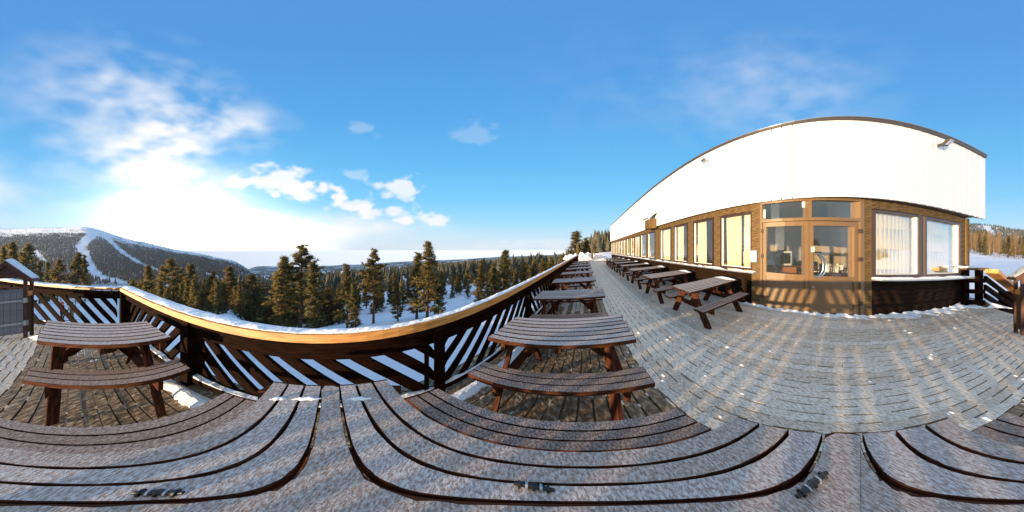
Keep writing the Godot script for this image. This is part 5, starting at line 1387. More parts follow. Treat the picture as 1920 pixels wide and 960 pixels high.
func build_dining_room() -> void:
	var y := 0.06
	var spots := [Vector3(10.9, y, -5.6), Vector3(12.2, y, -6.9), Vector3(13.6, y, -7.8), Vector3(13.4, y, -6.1), Vector3(10.4, y, -9.0), Vector3(15.6, y, -7.9)]
	var where := ["just inside the right-hand door", "farther inside behind the right-hand door", "behind the wide window right of the doors", "near the corner window", "deep inside behind the left-hand door", "behind the corner window at the far right"]
	for i in spots.size():
		var p: Vector3 = spots[i]
		var t := thing("dining_table", "brown dining table standing " + where[i], "table", "dining tables", p)
		var s := begin()
		obox(s, p + Vector3(0, 0.73, 0), Vector3(1.1, 0, 0.2), Vector3(0, 0.035, 0), Vector3(-0.13, 0, 0.7))
		part("tabletop", s, M.parquet, t)
		for x in [-0.45, 0.45]:
			for z in [-0.28, 0.28]:
				var l := begin()
				var c := p + Vector3(x - 0.18 * z, 0, z + 0.18 * x)
				bar(l, c, c + Vector3(0, 0.713, 0), Vector3(0.05, 0, 0), 0.05)
				part("leg", l, M.brown_frame, t)
		var brief: String = ["inside the right-hand door", "farther behind the right-hand door", "behind the wide window", "near the corner window", "deep behind the left-hand door", "behind the corner window"][i]
		for k in 2:
			chair(p + Vector3(-0.3 + 0.65 * k, 0, 0.62), 0.2 * k, "white chair near side of table %s, %s one" % [brief, "left" if k == 0 else "right"])
		chair(p + Vector3(0.1, 0, -0.62), PI, "white chair far side of table " + brief)
	var b := thing("serving_counter", "orange wood serving counter inside behind the left-hand door", "counter", "", Vector3(9.6, y, -6.6))
	var s1 := begin()
	box(s1, Vector3(9.3, y, -7.6), Vector3(9.95, y + 0.95, -5.7))
	part("body", s1, M.orange_wood, b)
	var s2 := begin()
	box(s2, Vector3(9.25, y + 0.953, -7.7), Vector3(10.05, y + 1.0, -5.6))
	part("worktop", s2, M.parquet, b)
	var c := thing("display_cabinet", "white glass-fronted cabinet standing on the serving counter", "cabinet", "", Vector3(9.6, y + 1.0, -6.2))
	var s3 := begin()
	box(s3, Vector3(9.3, y + 1.002, -6.6), Vector3(9.95, y + 1.5, -5.8))
	part("body", s3, M.white_plastic, c)
	var s4 := begin()
	box(s4, Vector3(9.55, y + 1.06, -5.798), Vector3(9.9, y + 1.44, -5.79))
	part("front_pane", s4, M.black_plastic, c)
	for k in 3:
		var px: float = [9.9, 12.0, 15.0][k]
		var pz: float = [-9.8, -9.4, -10.2][k]
		var pl := thing("wood_pillar", "orange wooden pillar in the dining room, %s from the left" % ORD[k], "pillar", "dining room pillars", Vector3(px, y, pz))
		var s := begin()
		box(s, Vector3(px - 0.16, y, pz - 0.16), Vector3(px + 0.16, 2.72, pz + 0.16))
		part("shaft", s, M.orange_wood, pl)
		var sb := begin()
		box(sb, Vector3(px - 0.22, 2.722, pz - 0.22), Vector3(px + 0.22, 2.84, pz + 0.22))
		part("capital", sb, M.parquet, pl)
	for k in 3:
		var x0: float = [10.8, 13.2, 16.0][k]
		var cb := thing("sideboard", "low orange sideboard against the dining room wall, %s from the left" % ORD[k], "sideboard", "dining room sideboards", Vector3(x0 + 0.8, y, -11.0))
		var s := begin()
		box(s, Vector3(x0, y + 0.08, -11.38), Vector3(x0 + 1.7, y + 1.2, -10.85))
		part("carcass", s, M.orange_wood, cb)
		for j in 3:
			var d := begin()
			box(d, Vector3(x0 + 0.04 + j * 0.55, y + 0.12, -10.848), Vector3(x0 + 0.56 + j * 0.55, y + 1.16, -10.83))
			part("cupboard_door", d, M.parquet if j == 1 else M.orange_wood, cb)
		var f := begin()
		box(f, Vector3(x0 + 0.05, y, -11.3), Vector3(x0 + 1.65, y + 0.079, -10.9))
		part("plinth", f, M.brown_frame, cb)

# ---------------------------------------------------------------- picnic tables
func on_patch(p: Array, first: int, a: float, b: float) -> Vector3:
	var wa := [a * (a - 1) * 0.5, 1 - a * a, a * (a + 1) * 0.5]
	var wb := [b * (b - 1) * 0.5, 1 - b * b, b * (b + 1) * 0.5]
	var v := Vector3.ZERO
	for i in 3:
		for j in 3:
			var k := first + (i * 3 + j) * 2
			v += Vector3(p[k], 0, p[k + 1]) * (wa[i] * wb[j])
	return v

func plank(parent: Node3D, called: String, m: Material, place: Callable, n: int, length: float, width: float) -> void:
	# stained wood with a crust of frost on its upper face
	var st := begin()
	solid(st, place, n, 1, Vector3(length, width, 0.03), Vector2(rng.randf() * 5.0, rng.randf() * 5.0))
	var o := part(called, st, M.red_stain, parent)
	var top := begin()
	var lift := Vector3(0, 0.0015, 0)
	for k in n:
		var u0 := float(k) / n
		var u1 := float(k + 1) / n
		var e0 := 0.004 + 0.06 * absf(wobble.get_noise_2d(k * 9.0, length * 50.0 + width))
		var e1 := 0.004 + 0.06 * absf(wobble.get_noise_2d((k + 1) * 9.0, length * 50.0 + width))
		var p := [place.call(maxf(u0, 0.004), e0, 0.0) + lift, place.call(minf(u1, 0.996), e1, 0.0) + lift, place.call(minf(u1, 0.996), 1.0 - e1, 0.0) + lift, place.call(maxf(u0, 0.004), 1.0 - e0, 0.0) + lift]
		quad(top, p[0], p[1], p[2], p[3], (p[0] + p[2]) * 0.5 - Vector3(0, 1, 0))
	o.mesh = top.commit(o.mesh)
	o.mesh.surface_set_material(1, M[m.resource_name + str(rng.randi() % 3)])

func picnic_table(p: Array, label: String, group: String, near: bool, snowy := 0.0, slim := 1.0) -> void:
	var base := on_patch(p, 0, 0, 0)
	var t := thing("picnic_table", label, "picnic table", group, base)
	var n := 14 if near else 4
	for k in 7:
		var a0 := -1.0 + 2.0 * k / 7.0 + 0.028
		var a1 := -1.0 + 2.0 * (k + 1) / 7.0 - 0.028
		var end := rng.randf_range(-0.012, 0.012)
		plank(t, "top_plank", M.frosted_plank, func(u, v, w): return on_patch(p, 0, lerpf(a0, a1, v), lerpf(-1.0, 1.0, u) + end) + Vector3(0, 0.72 - 0.034 * w, 0), n, 1.4, 0.09)
	for s in [-1.0, 1.0]:
		for k in 3:
			var a0: float = s * 0.81 - 0.19 + 0.38 * k / 3.0 + 0.008
			var a1: float = s * 0.81 - 0.19 + 0.38 * (k + 1) / 3.0 - 0.008
			plank(t, "bench_plank", M.frosted_bench, func(u, v, w): return on_patch(p, 18, lerpf(a0, a1, v), lerpf(-1.0, 1.0, u)) + Vector3(0, 0.43 - 0.034 * w, 0), n, 1.4, 0.08)
	for b in [-0.68, 0.68]:
		var along_n := (on_patch(p, 0, 0, b + 0.05) - on_patch(p, 0, 0, b - 0.05)).normalized()
		for s in [-1.0, 1.0]:
			var l := begin()
			var top = on_patch(p, 0, s * 0.42, b) + Vector3(0, 0.684, 0) + along_n * 0.02 * s
			var foot = on_patch(p, 18, s * 0.86, b) + Vector3(0, 0.0, 0) + along_n * 0.02 * s
			bar(l, top, foot, along_n * 0.045 * slim, 0.095 * slim)
			part("leg", l, M.red_stain, t)
		var beam := begin()
		var o := along_n * 0.05
		bar(beam, on_patch(p, 18, -0.98, b) + Vector3(0, 0.35, 0) + o, on_patch(p, 18, 0.98, b) + Vector3(0, 0.35, 0) + o, Vector3(0, 0.095, 0), 0.045 * slim)
		part("bench_bearer", beam, M.red_stain, t)
		var cleat := begin()
		bar(cleat, on_patch(p, 0, -0.93, b) + Vector3(0, 0.648, 0) - o, on_patch(p, 0, 0.93, b) + Vector3(0, 0.648, 0) - o, Vector3(0, 0.07, 0), 0.045 * slim)
		part("cleat", cleat, M.red_stain, t)
		var brace := begin()
		bar(brace, on_patch(p, 18, 0, b * 0.9) + Vector3(0, 0.36, 0), on_patch(p, 0, 0, b * 0.28) + Vector3(0, 0.672, 0), on_patch(p, 0, 0.06, 0) - on_patch(p, 0, -0.06, 0), 0.07)
		part("brace", brace, M.red_stain, t)
	var mid := begin()
	bar(mid, on_patch(p, 0, -0.93, 0) + Vector3(0, 0.66, 0), on_patch(p, 0, 0.93, 0) + Vector3(0, 0.66, 0), Vector3(0, 0.05, 0), 0.06)
	part("cleat", mid, M.red_stain, t)
	if snowy > 0.0:
		# soft ridge of snow lying at the wall end of the top
		var st := begin()
		solid(st, func(u, v, w):
			var hump := sin(PI * u) * sin(PI * v)
			var b = 0.99 - snowy * v * (0.7 + 0.5 * wobble.get_noise_2d(u * 90.0, base.x * 10.0))
			return on_patch(p, 0, lerpf(-0.97, 0.97, u), b) + Vector3(0, 0.7205 + (1.0 - w) * (0.004 + 0.05 * hump), 0), 10, 4)
		part("snow", st, M.snow, t)

func edge_pt(line: Array, u: float) -> Vector3:
	var n := line.size() / 2
	var f := clampf(u, 0, 1) * (n - 1)
	var i := mini(int(f), n - 2)
	var g := []
	for k in [maxi(i - 1, 0), i, i + 1, mini(i + 2, n - 1)]:
		g.append([float(k), Vector2(line[k * 2], line[k * 2 + 1])])
	var p := hermite(g, f)
	return Vector3(p.x, 0, p.y)

func near_table() -> void:
	var t := thing("picnic_table", "large frosted picnic table in the foreground, its top filling the bottom of the view", "picnic table", "picnic tables by the valley railing", Vector3(-1.35, 0, -1.2))
	for lines in [NEAR_PLANKS, NEAR_PLANKS_BEYOND]:
		for k in lines.size() / 2:
			plank(t, "top_plank", M.frosted_plank, func(u, v, w): return edge_pt(lines[k * 2], u).lerp(edge_pt(lines[k * 2 + 1], u), v) + Vector3(0, 0.72 - 0.034 * w, 0), 60, 2.4, 0.1)
	var m: Array = NEAR_MIDDLE[0]
	plank(t, "top_plank", M.frosted_plank, func(u, v, w):
		var p := edge_pt(m, u)
		return p.lerp(p * (0.3 / -p.z), v) + Vector3(0, 0.72 - 0.034 * w, 0), 150, 5.0, 0.3)
	for lines in [NEAR_BENCHES, NEAR_BENCH_BEYOND]:
		for k in lines.size() / 2:
			plank(t, "bench_plank", M.frosted_bench, func(u, v, w): return edge_pt(lines[k * 2], u).lerp(edge_pt(lines[k * 2 + 1], u), v) + Vector3(0, 0.43 - 0.034 * w, 0), 40, 2.0, 0.08)
	# legs and bearers under both ends
	for e in [[Vector3(-1.45, 0, -1.05), Vector3(-0.95, 0, -1.05)], [Vector3(1.15, 0, -0.62), Vector3(1.6, 0, -0.62)]]:
		for k in 2:
			var l := begin()
			var a: Vector3 = e[k]
			var out := Vector3(-0.25 if k == 0 else 0.25, 0, 0)
			bar(l, a + Vector3(0, 0.684, 0), a + out, Vector3(0, 0, 0.045), 0.095)
			part("leg", l, M.red_stain, t)
		var c := begin()
		bar(c, e[0] + Vector3(-0.2, 0.655, -0.03), e[1] + Vector3(0.2, 0.655, -0.03), Vector3(0, 0.06, 0), 0.045)
		part("cleat", c, M.red_stain, t)
		var br := begin()
		bar(br, e[0] + Vector3(-0.4, 0.35, 0.08), e[1] + Vector3(0.4, 0.35, 0.08), Vector3(0, 0.095, 0), 0.045)
		part("bench_bearer", br, M.red_stain, t)
	# ridges of snow swept together across the far end
	for k in 3:
		var st := begin()
		var x0: float = [-1.43, -1.3, -0.97][k]
		var x1: float = [-1.33, -1.13, -0.83][k]
		solid(st, func(u, v, w):
			var hump := sin(PI * clampf(u, 0.03, 0.97)) * sin(PI * clampf(v, 0.05, 0.95))
			return Vector3(lerpf(x0, x1, u), 0.7205 + (1.0 - w) * 0.012 * hump, -0.962 + 0.003 * sin(u * 17.0 + k) - 0.02 * (v - 0.5) * (0.25 + 0.75 * sin(PI * u))), 12, 3)
		part("snow", st, M.snow, t)
	# feet of a small tripod standing on the table
	for k in 3:
		var c: Vector3 = [Vector3(-1.27, 0.72, -0.585), Vector3(0.08, 0.72, -0.6), Vector3(1.12, 0.72, -0.607)][k]
		var dir: Vector3 = [Vector3(1, 0, 0), Vector3(1, 0, 0.12), Vector3(1, 0, -0.28)][k].normalized()
		var f := thing("tripod_foot", "black ribbed tripod foot at the %s of the foreground table top" % ["left", "middle", "right"][k], "tripod foot", "feet of the tripod on the table", c)
		var half: float = [0.09, 0.075, 0.12][k]
		var s := begin()
		tube(s, [c - dir * half + Vector3(0, 0.009, 0), c + Vector3(0, 0.011, 0), c + dir * half + Vector3(0, 0.009, 0)], [0.004, 0.007, 0.004], 10)
		part("shaft", s, M.black_plastic, f)
		for j in 5:
			var rb := begin()
			var cc := c + dir * half * (-0.7 + 0.35 * j) + Vector3(0, 0.009, 0)
			tube(rb, [cc - dir * 0.005, cc + dir * 0.005], [0.009, 0.009], 10)
			part("rib", rb, M.zinc if j % 2 else M.black_plastic, f)

# ---------------------------------------------------------------- litter bins
func litter_bin(c: Vector3, fx: Vector3, label: String) -> void:
	# fx: unit vector along the front, the front faces fx turned towards the viewer
	var t := thing("litter_bin", label, "litter bin", "roofed wooden litter bins", c)
	var fz := Vector3(-fx.z, 0, fx.x)
	var k3 := 0.3
	var hw := 0.36 * k3
	var hd := 0.3 * k3
	var gx := fx * k3
	var gz := fz * k3
	for sx in [-1.0, 1.0]:
		for sz in [-1.0, 1.0]:
			var l := begin()
			bar(l, c + fx * hw * sx + fz * hd * sz, c + fx * hw * sx + fz * hd * sz + Vector3(0, 1.12, 0), gx * 0.075, 0.026)
			part("post", l, M.red_dark, t)
	for k in 5:
		var b := begin()
		obox(b, c + gx * (-0.252 + 0.126 * k) + fz * (hd - 0.004) + Vector3(0, 0.47, 0), gx * 0.12, Vector3(0, 0.76, 0), gz * 0.022)
		part("front_board", b, M.grey_boards, t)
	for sx in [-1.0, 1.0]:
		for k in 5:
			var b := begin()
			obox(b, c + fx * (hw - 0.002) * sx + gz * (-0.2 + 0.1 * k) + Vector3(0, 0.47, 0), gx * 0.022, Vector3(0, 0.76, 0), gz * 0.07)
			part("side_slat", b, M.weathered_wood, t)
		var sb := begin()
		obox(sb, c + fx * (hw + 0.006) * sx + Vector3(0, 0.8, 0), gx * 0.022, Vector3(0, 0.09, 0), gz * 0.6)
		part("side_rail", sb, M.new_wood, t)
	var liner := begin()
	for s in [[0, 1], [0, -1], [1, 0], [-1, 0]]:
		obox(liner, c + gx * (s[0] * 0.3) + gz * (s[1] * 0.24) + Vector3(0, 0.5, 0), gx * (0.012 if s[0] else 0.6), Vector3(0, 0.78, 0), gz * (0.012 if s[1] else 0.48))
	obox(liner, c + Vector3(0, 0.12, 0), gx * 0.58, Vector3(0, 0.02, 0), gz * 0.46)
	part("liner", liner, M.grey_boards, t)
	for y in [0.27, 0.68]:
		var hg := begin()
		obox(hg, c + gx * 0.05 + fz * (hd + 0.006) + Vector3(0, y, 0), gx * 0.66, Vector3(0, 0.035, 0), gz * 0.008)
		tube(hg, [c + gx * 0.375 + fz * (hd + 0.012) + Vector3(0, y - 0.04, 0), c + gx * 0.375 + fz * (hd + 0.012) + Vector3(0, y + 0.05, 0)], [0.018, 0.018], 8)
		part("hinge", hg, M.zinc, t)
	# gabled roof with its ridge running front to back
	for sx in [-1.0, 1.0]:
		var r := begin()
		solid(r, func(u, v, w): return c + gx * sx * (0.52 * u) + gz * lerpf(-0.42, 0.42, v) + Vector3(0, 1.4 - 0.34 * u - 0.035 * w, 0), 1)
		part("roof_board", r, M.red_dark, t)
		var sn := begin()
		solid(sn, func(u, v, w):
			var edge := 0.02 * wobble.get_noise_2d(v * 130.0, sx * 40.0)
			return c + gx * sx * ((0.49 + edge) * u) + gz * lerpf(-0.4, 0.4, v) + Vector3(0, 1.401 - 0.34 * u + (1.0 - w) * (0.028 + 0.02 * sin(PI * v)), 0), 4, 10)
		part("snow", sn, M.snow, t)
		var barge := begin()
		bar(barge, c + gz * 0.425 + Vector3(0, 1.37, 0), c + gx * sx * 0.52 + gz * 0.425 + Vector3(0, 1.03, 0), Vector3(0, 0.09, 0), 0.022)
		part("barge_board", barge, M.red_dark, t)
	var gb := begin()
	for sz in [-1.0, 1.0]:
		var a = c + gz * 0.37 * sz
		for w in [0.0, 1.0]:
			quad(gb, a + gx * -0.42 + Vector3(0, 1.1, 0) + gz * 0.015 * w, a + gx * 0.42 + Vector3(0, 1.1, 0) + gz * 0.015 * w, a + Vector3(0, 1.36, 0) + gz * 0.015 * w, a + Vector3(0, 1.36, 0) + gz * 0.015 * w, a + gz * 0.0075 + Vector3(0, 1.2, 0))
	part("gable", gb, M.red_dark, t)

# ---------------------------------------------------------------- people on the snow
func figure(bones: Array, cell: float) -> SurfaceTool:
	# bones: [a, b, ra, rb, colour]; one smooth skin over all of them
	var lo := Vector3(9, 9, 9)
	var hi := -lo
	for b in bones:
		for k in 2:
			var r: float = b[2 + k]
			lo = lo.min(b[k] - Vector3.ONE * (r + 0.05))
			hi = hi.max(b[k] + Vector3.ONE * (r + 0.05))
	var n := Vector3i(((hi - lo) / cell).ceil()) + Vector3i.ONE
	var f := PackedFloat32Array()
	f.resize(n.x * n.y * n.z)
	var col := {}
	for z in n.z:
		for y in n.y:
			for x in n.x:
				var p := lo + Vector3(x, y, z) * cell
				var d := 9.0
				for b in bones:
					var ab: Vector3 = b[1] - b[0]
					var t := clampf((p - b[0]).dot(ab) / ab.length_squared(), 0, 1)
					var e: float = p.distance_to(b[0] + ab * t) - lerpf(b[2], b[3], t)
					var h := clampf(0.5 + 0.5 * (d - e) / 0.025, 0, 1)
					d = lerpf(d, e, h) - 0.025 * h * (1 - h)
				f[(z * n.y + y) * n.x + x] = d
	var st := begin()
	var at := {}
	var pos := []
	var id := func(x: int, y: int, z: int) -> int: return (z * n.y + y) * n.x + x
	for z in n.z - 1:
		for y in n.y - 1:
			for x in n.x - 1:
				var sum := Vector3.ZERO
				var c := 0
				for e in [[0, 0, 0, 1, 0, 0], [0, 1, 0, 1, 1, 0], [0, 0, 1, 1, 0, 1], [0, 1, 1, 1, 1, 1], [0, 0, 0, 0, 1, 0], [1, 0, 0, 1, 1, 0], [0, 0, 1, 0, 1, 1], [1, 0, 1, 1, 1, 1], [0, 0, 0, 0, 0, 1], [1, 0, 0, 1, 0, 1], [0, 1, 0, 0, 1, 1], [1, 1, 0, 1, 1, 1]]:
					var a := f[id.call(x + e[0], y + e[1], z + e[2])]
					var b := f[id.call(x + e[3], y + e[4], z + e[5])]
					if (a < 0) != (b < 0):
						sum += Vector3(x + e[0], y + e[1], z + e[2]).lerp(Vector3(x + e[3], y + e[4], z + e[5]), a / (a - b))
						c += 1
				if c:
					var p := lo + sum / c * cell
					var best := 9.0
					var tint := Color.WHITE
					for b in bones:
						var ab: Vector3 = b[1] - b[0]
						var t := clampf((p - b[0]).dot(ab) / ab.length_squared(), 0, 1)
						var e: float = p.distance_to(b[0] + ab * t) - lerpf(b[2], b[3], t)
						if e < best:
							best = e
							tint = b[4]
					at[id.call(x, y, z)] = pos.size()
					pos.append(p)
					st.set_color(tint)
					st.set_smooth_group(1)
					st.add_vertex(p)
	for z in range(1, n.z - 1):
		for y in range(1, n.y - 1):
			for x in range(1, n.x - 1):
				var a := f[id.call(x, y, z)]
				for k in 3:
					var b := f[id.call(x + int(k == 0), y + int(k == 1), z + int(k == 2))]
					if (a < 0) == (b < 0): continue
					var q := []
					for o in [[0, 0], [1, 0], [1, 1], [0, 1]]:
						q.append(at.get(id.call(x - (0 if k == 0 else o[0]), y - (0 if k == 1 else (o[0] if k == 0 else o[1])), z - (0 if k == 2 else o[1])), -1))
					if q.has(-1): continue
					var dir := Vector3(int(k == 0), int(k == 1), int(k == 2)) * (1.0 if a < 0 else -1.0)
					var nn: Vector3 = (pos[q[2]] - pos[q[0]]).cross(pos[q[1]] - pos[q[0]])
					if nn.dot(dir) < 0: q.reverse()
					for v in [0, 1, 2, 0, 2, 3]: st.add_index(q[v])
	st.generate_normals()
	return st

func person(s: float, d: float, jacket: Color, trousers: Color, hat: Color, label: String, sd: float) -> void:
	var base := Vector3(s * d, land_y(s, d), -d)
	var t := thing("person", label, "person", "", base)
	var skin := Color(0.5, 0.3, 0.2)
	var boot := Color(0.03, 0.03, 0.035)
	var b := [
		[Vector3(-0.02, 0.98, 0), Vector3(0, 1.38, 0.02), 0.155, 0.165, jacket], [Vector3(-0.15, 1.4, 0.02), Vector3(0.15, 1.4, 0.02), 0.085, 0.085, jacket],
		[Vector3(0, 1.44, 0.02), Vector3(0, 1.56, 0.03), 0.06, 0.055, skin], [Vector3(0, 1.6, 0.03), Vector3(0, 1.68, 0.03), 0.095, 0.1, skin], [Vector3(0, 1.7, 0.02), Vector3(0, 1.73, 0.02), 0.115, 0.11, hat],
		[Vector3(0, 1.62, 0.12), Vector3(0, 1.605, 0.14), 0.022, 0.02, skin],
	]
	for k in [-1.0, 1.0]:
		b.append_array([
			[Vector3(0.1 * k, 0.95, 0), Vector3(0.11 * k, 0.52, 0.05 + 0.03 * k), 0.105, 0.075, trousers], [Vector3(0.11 * k, 0.52, 0.05 + 0.03 * k), Vector3(0.12 * k, 0.12, 0.0), 0.075, 0.06, trousers],
			[Vector3(0.12 * k, 0.14, -0.02), Vector3(0.13 * k, 0.06, 0.12), 0.065, 0.055, boot],
			[Vector3(0.2 * k, 1.38, 0.02), Vector3(0.27 * k, 1.12, 0.0), 0.07, 0.058, jacket], [Vector3(0.27 * k, 1.12, 0.0), Vector3(0.25 * k, 0.98, 0.22), 0.055, 0.045, jacket],
			[Vector3(0.25 * k, 0.98, 0.23), Vector3(0.25 * k, 0.97, 0.3), 0.045, 0.04, boot],
		])
	var st := figure(b, 0.03)
	var o := MeshInstance3D.new()
	o.name = "body"
	o.mesh = st.commit()
	o.mesh.surface_set_material(0, M.tinted)
	t.add_child(o)
	t.rotation.y = sd
	t.scale = Vector3(0.5, 1, 0.5)
	for k in [-1.0, 1.0]:
		var sk := begin()
		obox(sk, Vector3(0.13 * k, 0.008, 0.1), Vector3(0.09, 0, 0), Vector3(0, 0.016, 0), Vector3(0, 0, 1.7))
		var so := MeshInstance3D.new()
		so.name = "ski"
		so.mesh = sk.commit()
		so.mesh.surface_set_material(0, M.black_plastic)
		t.add_child(so, true)
		var po := begin()
		tube(po, [Vector3(0.27 * k, 1.02, 0.3), Vector3(0.36 * k, 0.0, 0.12)], [0.009, 0.007], 6)
		var pl := MeshInstance3D.new()
		pl.name = "ski_pole"
		pl.mesh = po.commit()
		pl.mesh.surface_set_material(0, M.zinc)
		t.add_child(pl, true)

# ---------------------------------------------------------------- snow lying about on the deck
func bank(called: String, label: String, place: Callable, n: int, m: int) -> void:
	# place(u, v) gives [point on the deck, height]
	var st := begin()
	solid(st, func(u, v, w):
		var r: Array = place.call(u, v)
		var p: Vector3 = r[0]
		return Vector3(p.x, (p.y + r[1]) if w == 0.0 else p.y - 0.004, p.z), n, m)
	var o := single(called, st, M.snow)
	tag(o, label, "snow", "", "stuff")

func build_snow() -> void:
	bank("snow_bank", "ragged strip of snow along the foot of the house front", func(u, v):
		var q := lerpf(2.3, -3.42, u)
		var wdt := 0.05 + 0.13 * clampf(0.6 + 1.5 * wobble.get_noise_2d(q * 70.0, 1.0), 0.1, 1.2) + 0.25 * smoothstep(-2.9, -3.4, q)
		var ht := 0.05 * clampf(0.55 + 1.3 * wobble.get_noise_2d(q * 110.0, 8.0), 0.1, 1.0) + 0.16 * smoothstep(-2.8, -3.4, q)
		return [wall(q, 0.0, 0.03 + wdt * v) + Vector3(0, 0.002, 0), ht * (1.0 - v) * (1.0 - 0.3 * wobble.get_noise_2d(q * 500.0, v * 30.0)) + 0.006], 160, 4)
	bank("snow_bank", "snow lying on the deck edge along the railing beyond the foreground table", func(u, v):
		var q := lerpf(2.6, 0.55, u)
		return [rail_on(RAIL, q, 0.0, 0.1 + (0.16 + 0.07 * wobble.get_noise_2d(q * 80.0, 4.0)) * v) + Vector3(0, 0.002, 0), 0.05 * sin(PI * clampf(v, 0.06, 0.94)) * sin(PI * clampf(u, 0.05, 0.95)) + 0.004], 60, 5)
	bank("snow_bank", "snow lying on the deck edge by the railing post left of the foreground table", func(u, v):
		var q := lerpf(-0.8, -1.6, u)
		return [rail_on(RAIL, q, 0.0, 0.05 + (0.08 + 0.04 * wobble.get_noise_2d(q * 80.0, 4.0)) * v) + Vector3(0, 0.002, 0), 0.05 * sin(PI * clampf(v, 0.06, 0.94)) * sin(PI * clampf(u, 0.05, 0.95)) + 0.004], 40, 5)
	bank("snow_bank", "small snow drift beside the litter bin at the left", func(u, v):
		var a = TAU * u
		var rr = 0.42 * v * (1.0 + 0.5 * wobble.get_noise_2d(cos(a) * 60.0, sin(a) * 60.0))
		return [Vector3(-8.45 + cos(a) * rr * 0.9 + sin(a) * rr * 0.5, 0.002, -2.98 + sin(a) * rr * 0.22), 0.09 * pow(1.0 - v, 1.3) + 0.003], 28, 6)
	bank("snow_pile", "heap of cleared snow across the far end of the deck", func(u, v):
		var p := Vector3(lerpf(8.6, 15.5, u), 0.0, -24.0 - 3.5 * v - 1.2 * u)
		var hgt := 1.0 * sin(PI * clampf(v, 0.02, 0.9)) * (0.55 + 0.5 * sin(PI * clampf(u * 0.9 + 0.1, 0, 1))) * (1.0 + 0.5 * wobble.get_noise_2d(p.x * 30.0, p.z * 30.0))
		return [p, maxf(0.02, hgt)], 40, 16)
	# trampled crumbs
	var crumbs := begin()
	for k in 260:
		var q := rng.randf_range(-3.2, 6.0)
		var n := rng.randf_range(0.4, 3.3)
		if k % 3 == 0: n = rng.randf_range(3.0, 3.4)
		if k % 5 == 0:
			n = rng.randf_range(-1.1, -0.2)
		var p := on_boards(BOARDS_HOUSE if n > 0 else BOARDS_VALLEY, BOARD_STATIONS, n, q)
		var r := rng.randf_range(0.006, 0.022)
		var pts := [p + Vector3(0, r, 0)]
		for j in 5: pts.append(p + Vector3(cos(j * 1.257), 0, sin(j * 1.257)) * r * rng.randf_range(0.8, 1.5) + Vector3(0, 0.001, 0))
		for j in 5: quad(crumbs, pts[1 + j], pts[1 + (j + 1) % 5], pts[0], pts[0], p - Vector3(0, 0.01, 0))
	tag(single("snow_crumbs", crumbs, M.snow), "crumbs of trodden snow scattered over the deck boards", "snow", "", "stuff")

# ---------------------------------------------------------------- everything
func place_word(k: int) -> String:
	if k <= 16: return ORD[k - 1]
	return ["seventeenth", "eighteenth", "nineteenth", "twentieth", "twenty-first", "twenty-second", "twenty-third", "twenty-fourth", "twenty-fifth", "twenty-sixth", "twenty-seventh", "twenty-eighth"][k - 17]

